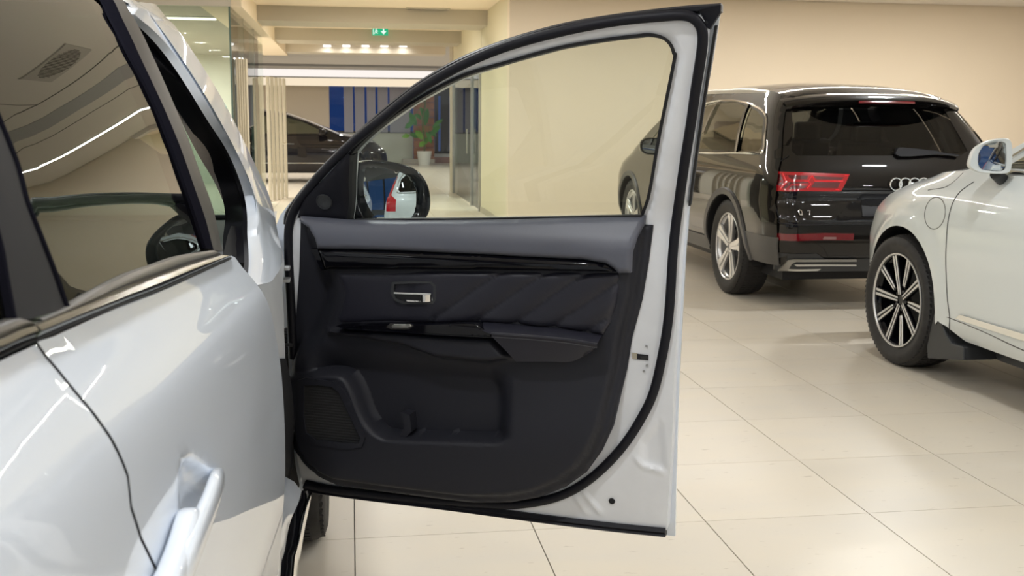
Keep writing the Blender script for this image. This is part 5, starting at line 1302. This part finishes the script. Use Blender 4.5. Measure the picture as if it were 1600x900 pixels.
ch_l = [(4.95, 1.135), (4.0, 1.14), (3.0, 1.15), (2.02, 1.18), (1.9, 1.24), (1.97, 1.47), (2.22, 1.585), (2.8, 1.625), (3.5, 1.625), (3.97, 1.60), (4.3, 1.495), (4.93, 1.14)]
VB.mirror(vline(ch_l, .003, .011, 'window_chrome', chrome))
for y in (3.46, 2.69): VB.mirror(vline([(y, 1.15), (y+.04, 1.62)], .001, .02, 'window_pillar', gloss_black, prof=[(-.05, 0), (-.05, .004), (.05, .004), (.05, 0)]))
vline([(1522, 284), (1500, 300), (1487, 322), (1480, 360), (1478, 410), (1480, 460), (1484, 497), (1485, 520)], 0, .003, 'panel_gap', dark_clad)
fdx, fdy = 1461, 333
vline([(fdx+16*math.cos(a)+2*math.sin(a), fdy-25*math.sin(a)) for a in np.linspace(0, 2*math.pi, 17)[:-1]], 0, .0022, 'charging_flap_gap', grey_clad, closed=True)
vline([(1505, 270), (1480, 291), (1450, 297)], -.001, .0025, 'panel_gap', grey_clad)
vline([(1466, 492), (1484, 497), (1540, 520), (1600, 548), (4.0, .33), (3.05, .33)], -.001, .003, 'panel_gap', grey_clad)
VB.side.patch('sill_trim', [(1496, 498), (1502, 491.5), (1600, 521), (3.2, .445), (3.2, .415), (1600, 532)], chrome, V_, step=.1, w=.012, th=.012)
# mud flap
def flap(name, L, X):
    P = [at_x(a, b_, X) for a, b_ in L]; 
    return prism([(p[1], p[2]) for p in P], 'x', X, X+.22)
v, f = flap('', [(1459, 490), (1466, 492), (1476, 520), (1486, 536), (1505, 542), (1505, 563), (1449, 560), (1448, 540)], 3.07)
put('mud_flap', v, f, dark_clad, V_, smooth=False, bevel=.006)
v, f = prism([(4.99, .30), (4.85, .18), (3.1, .18), (3.1, .28), (4.9, .28)], 'x', 3.25, 3.4); put('sill_lower', v, f, dark_clad, V_, smooth=False)
tl = [(1.80, 1.55), (1.88, 1.53), (1.72, 1.16), (1.90, 1.06), (1.90, .84), (1.62, .84), (1.60, 1.1), (1.70, 1.3)]
VB.mirror(VB.side.patch('tail_lamp', tl, red_lens, V_, step=.05, w=.006, th=.01))
wheel(V_, (3.05+.125, 5.555, .375), R=.375, width=.25, rimr=.262, kind='twin_spoke', side=-1)
wheel(V_, (3.05+.125, 2.57, .375), R=.375, width=.25, rimr=.262, kind='twin_spoke', side=-1)
for y in (5.555, 2.57): wheel(V_, (4.9, y, .375), R=.375, width=.25, rimr=.262, kind='plain')
# its mirror
MY = 4.70; vn = np.array([-.235, -.97, .02]); vn /= np.linalg.norm(vn); vr = np.cross((0, 0, 1.), vn); vr /= np.linalg.norm(vr); vu = np.cross(vn, vr); VC = at_y(1552, 245, MY)
VCH = ImplicitChart(lambda u, v, w: VC+u[:, None]*vr+v[:, None]*vu+w[:, None]*vn, lambda P, w: (P-VC)@vn-w, lambda P: np.stack([(P-VC)@vr, (P-VC)@vu], 1), 1, 9)
VO = [(1514, 258), (1517, 245), (1523, 233), (1535, 224), (1552, 218), (1572, 216), (1580, 220), (1582, 235), (1581, 260), (1577, 270), (1561, 272), (1538, 270.5), (1526, 268), (1517, 263)]
VG = [(1529, 240), (1538, 227), (1560, 221.5), (1570, 223), (1572, 231), (1572, 258), (1565, 267), (1535, 265), (1528, 255)]
ring = resample(cr(VCH.uv(VO), 4, True), 48, True); rin = resample(cr(VCH.uv(VG), 4, True), 48, True)
k0 = np.argmin(np.hypot(*(rin-ring[0]).T)); rin = np.roll(rin, -k0, 0); cen = ring.mean(0)
rm = [VCH.P(rin[:, 0], rin[:, 1], -.008), VCH.P(rin[:, 0], rin[:, 1], .002)]
for s_, w in ((.96, .006), (1, -.005), (1, -.03), (.94, -.06), (.75, -.09), (.4, -.11), (0, -.112)): q = cen+(ring-cen)*s_; rm.append(VCH.P(q[:, 0], q[:, 1], w))
vh = loft('mirror_housing', rm, pearl_paint, V_, closed=True, sharp=70)
VCH.patch('mirror_glass', VG, mirror_m, vh, step=.02, w=-.004, th=None, h=lambda V: -(V[:, 0]**2+V[:, 1]**2)/(2*1.3), sharp=89)
m = MB(); a = at_y(1556, 271, MY+.04); b_ = at_y(1574, 289, MY+.10)
tube('mirror_foot', [a, (a+b_)/2, b_+np.array([.05, 0, -.01])], .030, dark_clad, vh, n=12)
wing(V_, (2*VB.cx-VC[0]+.02, 4.78, VC[2]), -1, gloss_black, VB.cx)

# ---------------------------------------------------------------- black car far down the hall (built along Y, then turned)
FCAR = thing('distant_black_car', 'black car parked side-on in the far hall beyond the folded doors', 'car', (0, 0, 0))
FB = Body(0, [(.2, .88), (.35, .93), (.6, .95), (.8, .94), (.95, .90), (1.05, .84), (1.3, .74), (1.5, .64), (1.6, .56)],
          [(.2, -2.35), (.5, -2.42), (.8, -2.4), (1.0, -2.3), (1.2, -2.1), (1.6, -1.8)], [(.2, 2.35), (.45, 2.42), (.7, 2.38), (.9, 2.15), (1.0, 1.9), (1.6, 1.7)],
          [(-2.0, 1.15), (-1.6, 1.4), (-1.0, 1.54), (-.3, 1.57), (.2, 1.50), (.7, 1.33), (1.35, 1.06), (1.8, .98), (2.15, .86)], ry=.4, rx=.2, fy=.6, fx=.3, crown=.05)
fa = arch_pts(1.55, .36, .40); ra = arch_pts(-1.45, .36, .40)
fpoly = tail_edge(FB, [.25, .5, .8, 1.0, 1.12])+[(-1.6, 1.4), (-1.0, 1.54), (-.3, 1.57), (.2, 1.50), (.7, 1.33), (1.35, 1.06), (1.8, .98)]+nose_edge(FB, [.88, .7, .5, .25])+fa[::-1]+[(1.1, .22), (-1.0, .22)]+ra[::-1]+[(-1.9, .25)]
g1 = [(1.10, 1.08), (.55, 1.34), (.2, 1.43), (-.1, 1.46), (-.1, 1.06)]; g2 = [(-.2, 1.06), (-.2, 1.47), (-.8, 1.46), (-1.25, 1.33), (-1.5, 1.12)]
zs3 = [.25, .5, .8, 1.0, 1.12]
FB.shell(FCAR, far_paint, fpoly, [g1, g2], [(1.55, .36, .40), (-1.45, .36, .40)], [(-wr(FB, z), z) for z in zs3]+[(wr(FB, z), z) for z in zs3[::-1]], (), step=.08, roof=(-2.0, .15), screen=(.17, 1.33), hood=(1.35, 2.1))
for g_ in (g1, g2): FB.mirror(FB.side.patch('side_glass', g_, mid_glass, FCAR, step=.15, w=-.006, th=None))
FB.cabin(FCAR, -1.6, 1.1, (-.6, .4))
FB.mirror(sideline(FB.side, [(1.0, .44), (-1.0, .44)], .004, .014, 'sill_trim', chrome, FCAR)); FB.mirror(sideline(FB.side, [(.35, .86), (.15, .86)], .02, .012, 'door_handle', chrome, FCAR)); FB.mirror(sideline(FB.side, [(-.85, .88), (-1.05, .88)], .02, .012, 'door_handle', chrome, FCAR))
for y in (1.55, -1.45):
    for sx in (-1, 1): wheel(FCAR, (sx*.83, y, .35), R=.35, width=.23, rimr=.25, kind='plain', side=sx)
for sx in (-1, 1): wing(FCAR, (sx*.98, .95, 1.12), -sx, far_paint, 0)
nx = at_y(606, 240, 24.4)[0]
FCAR.location = (nx-2.42, 25.0, 0); FCAR.rotation_euler = (0, 0, -math.pi/2)
print('cars built')
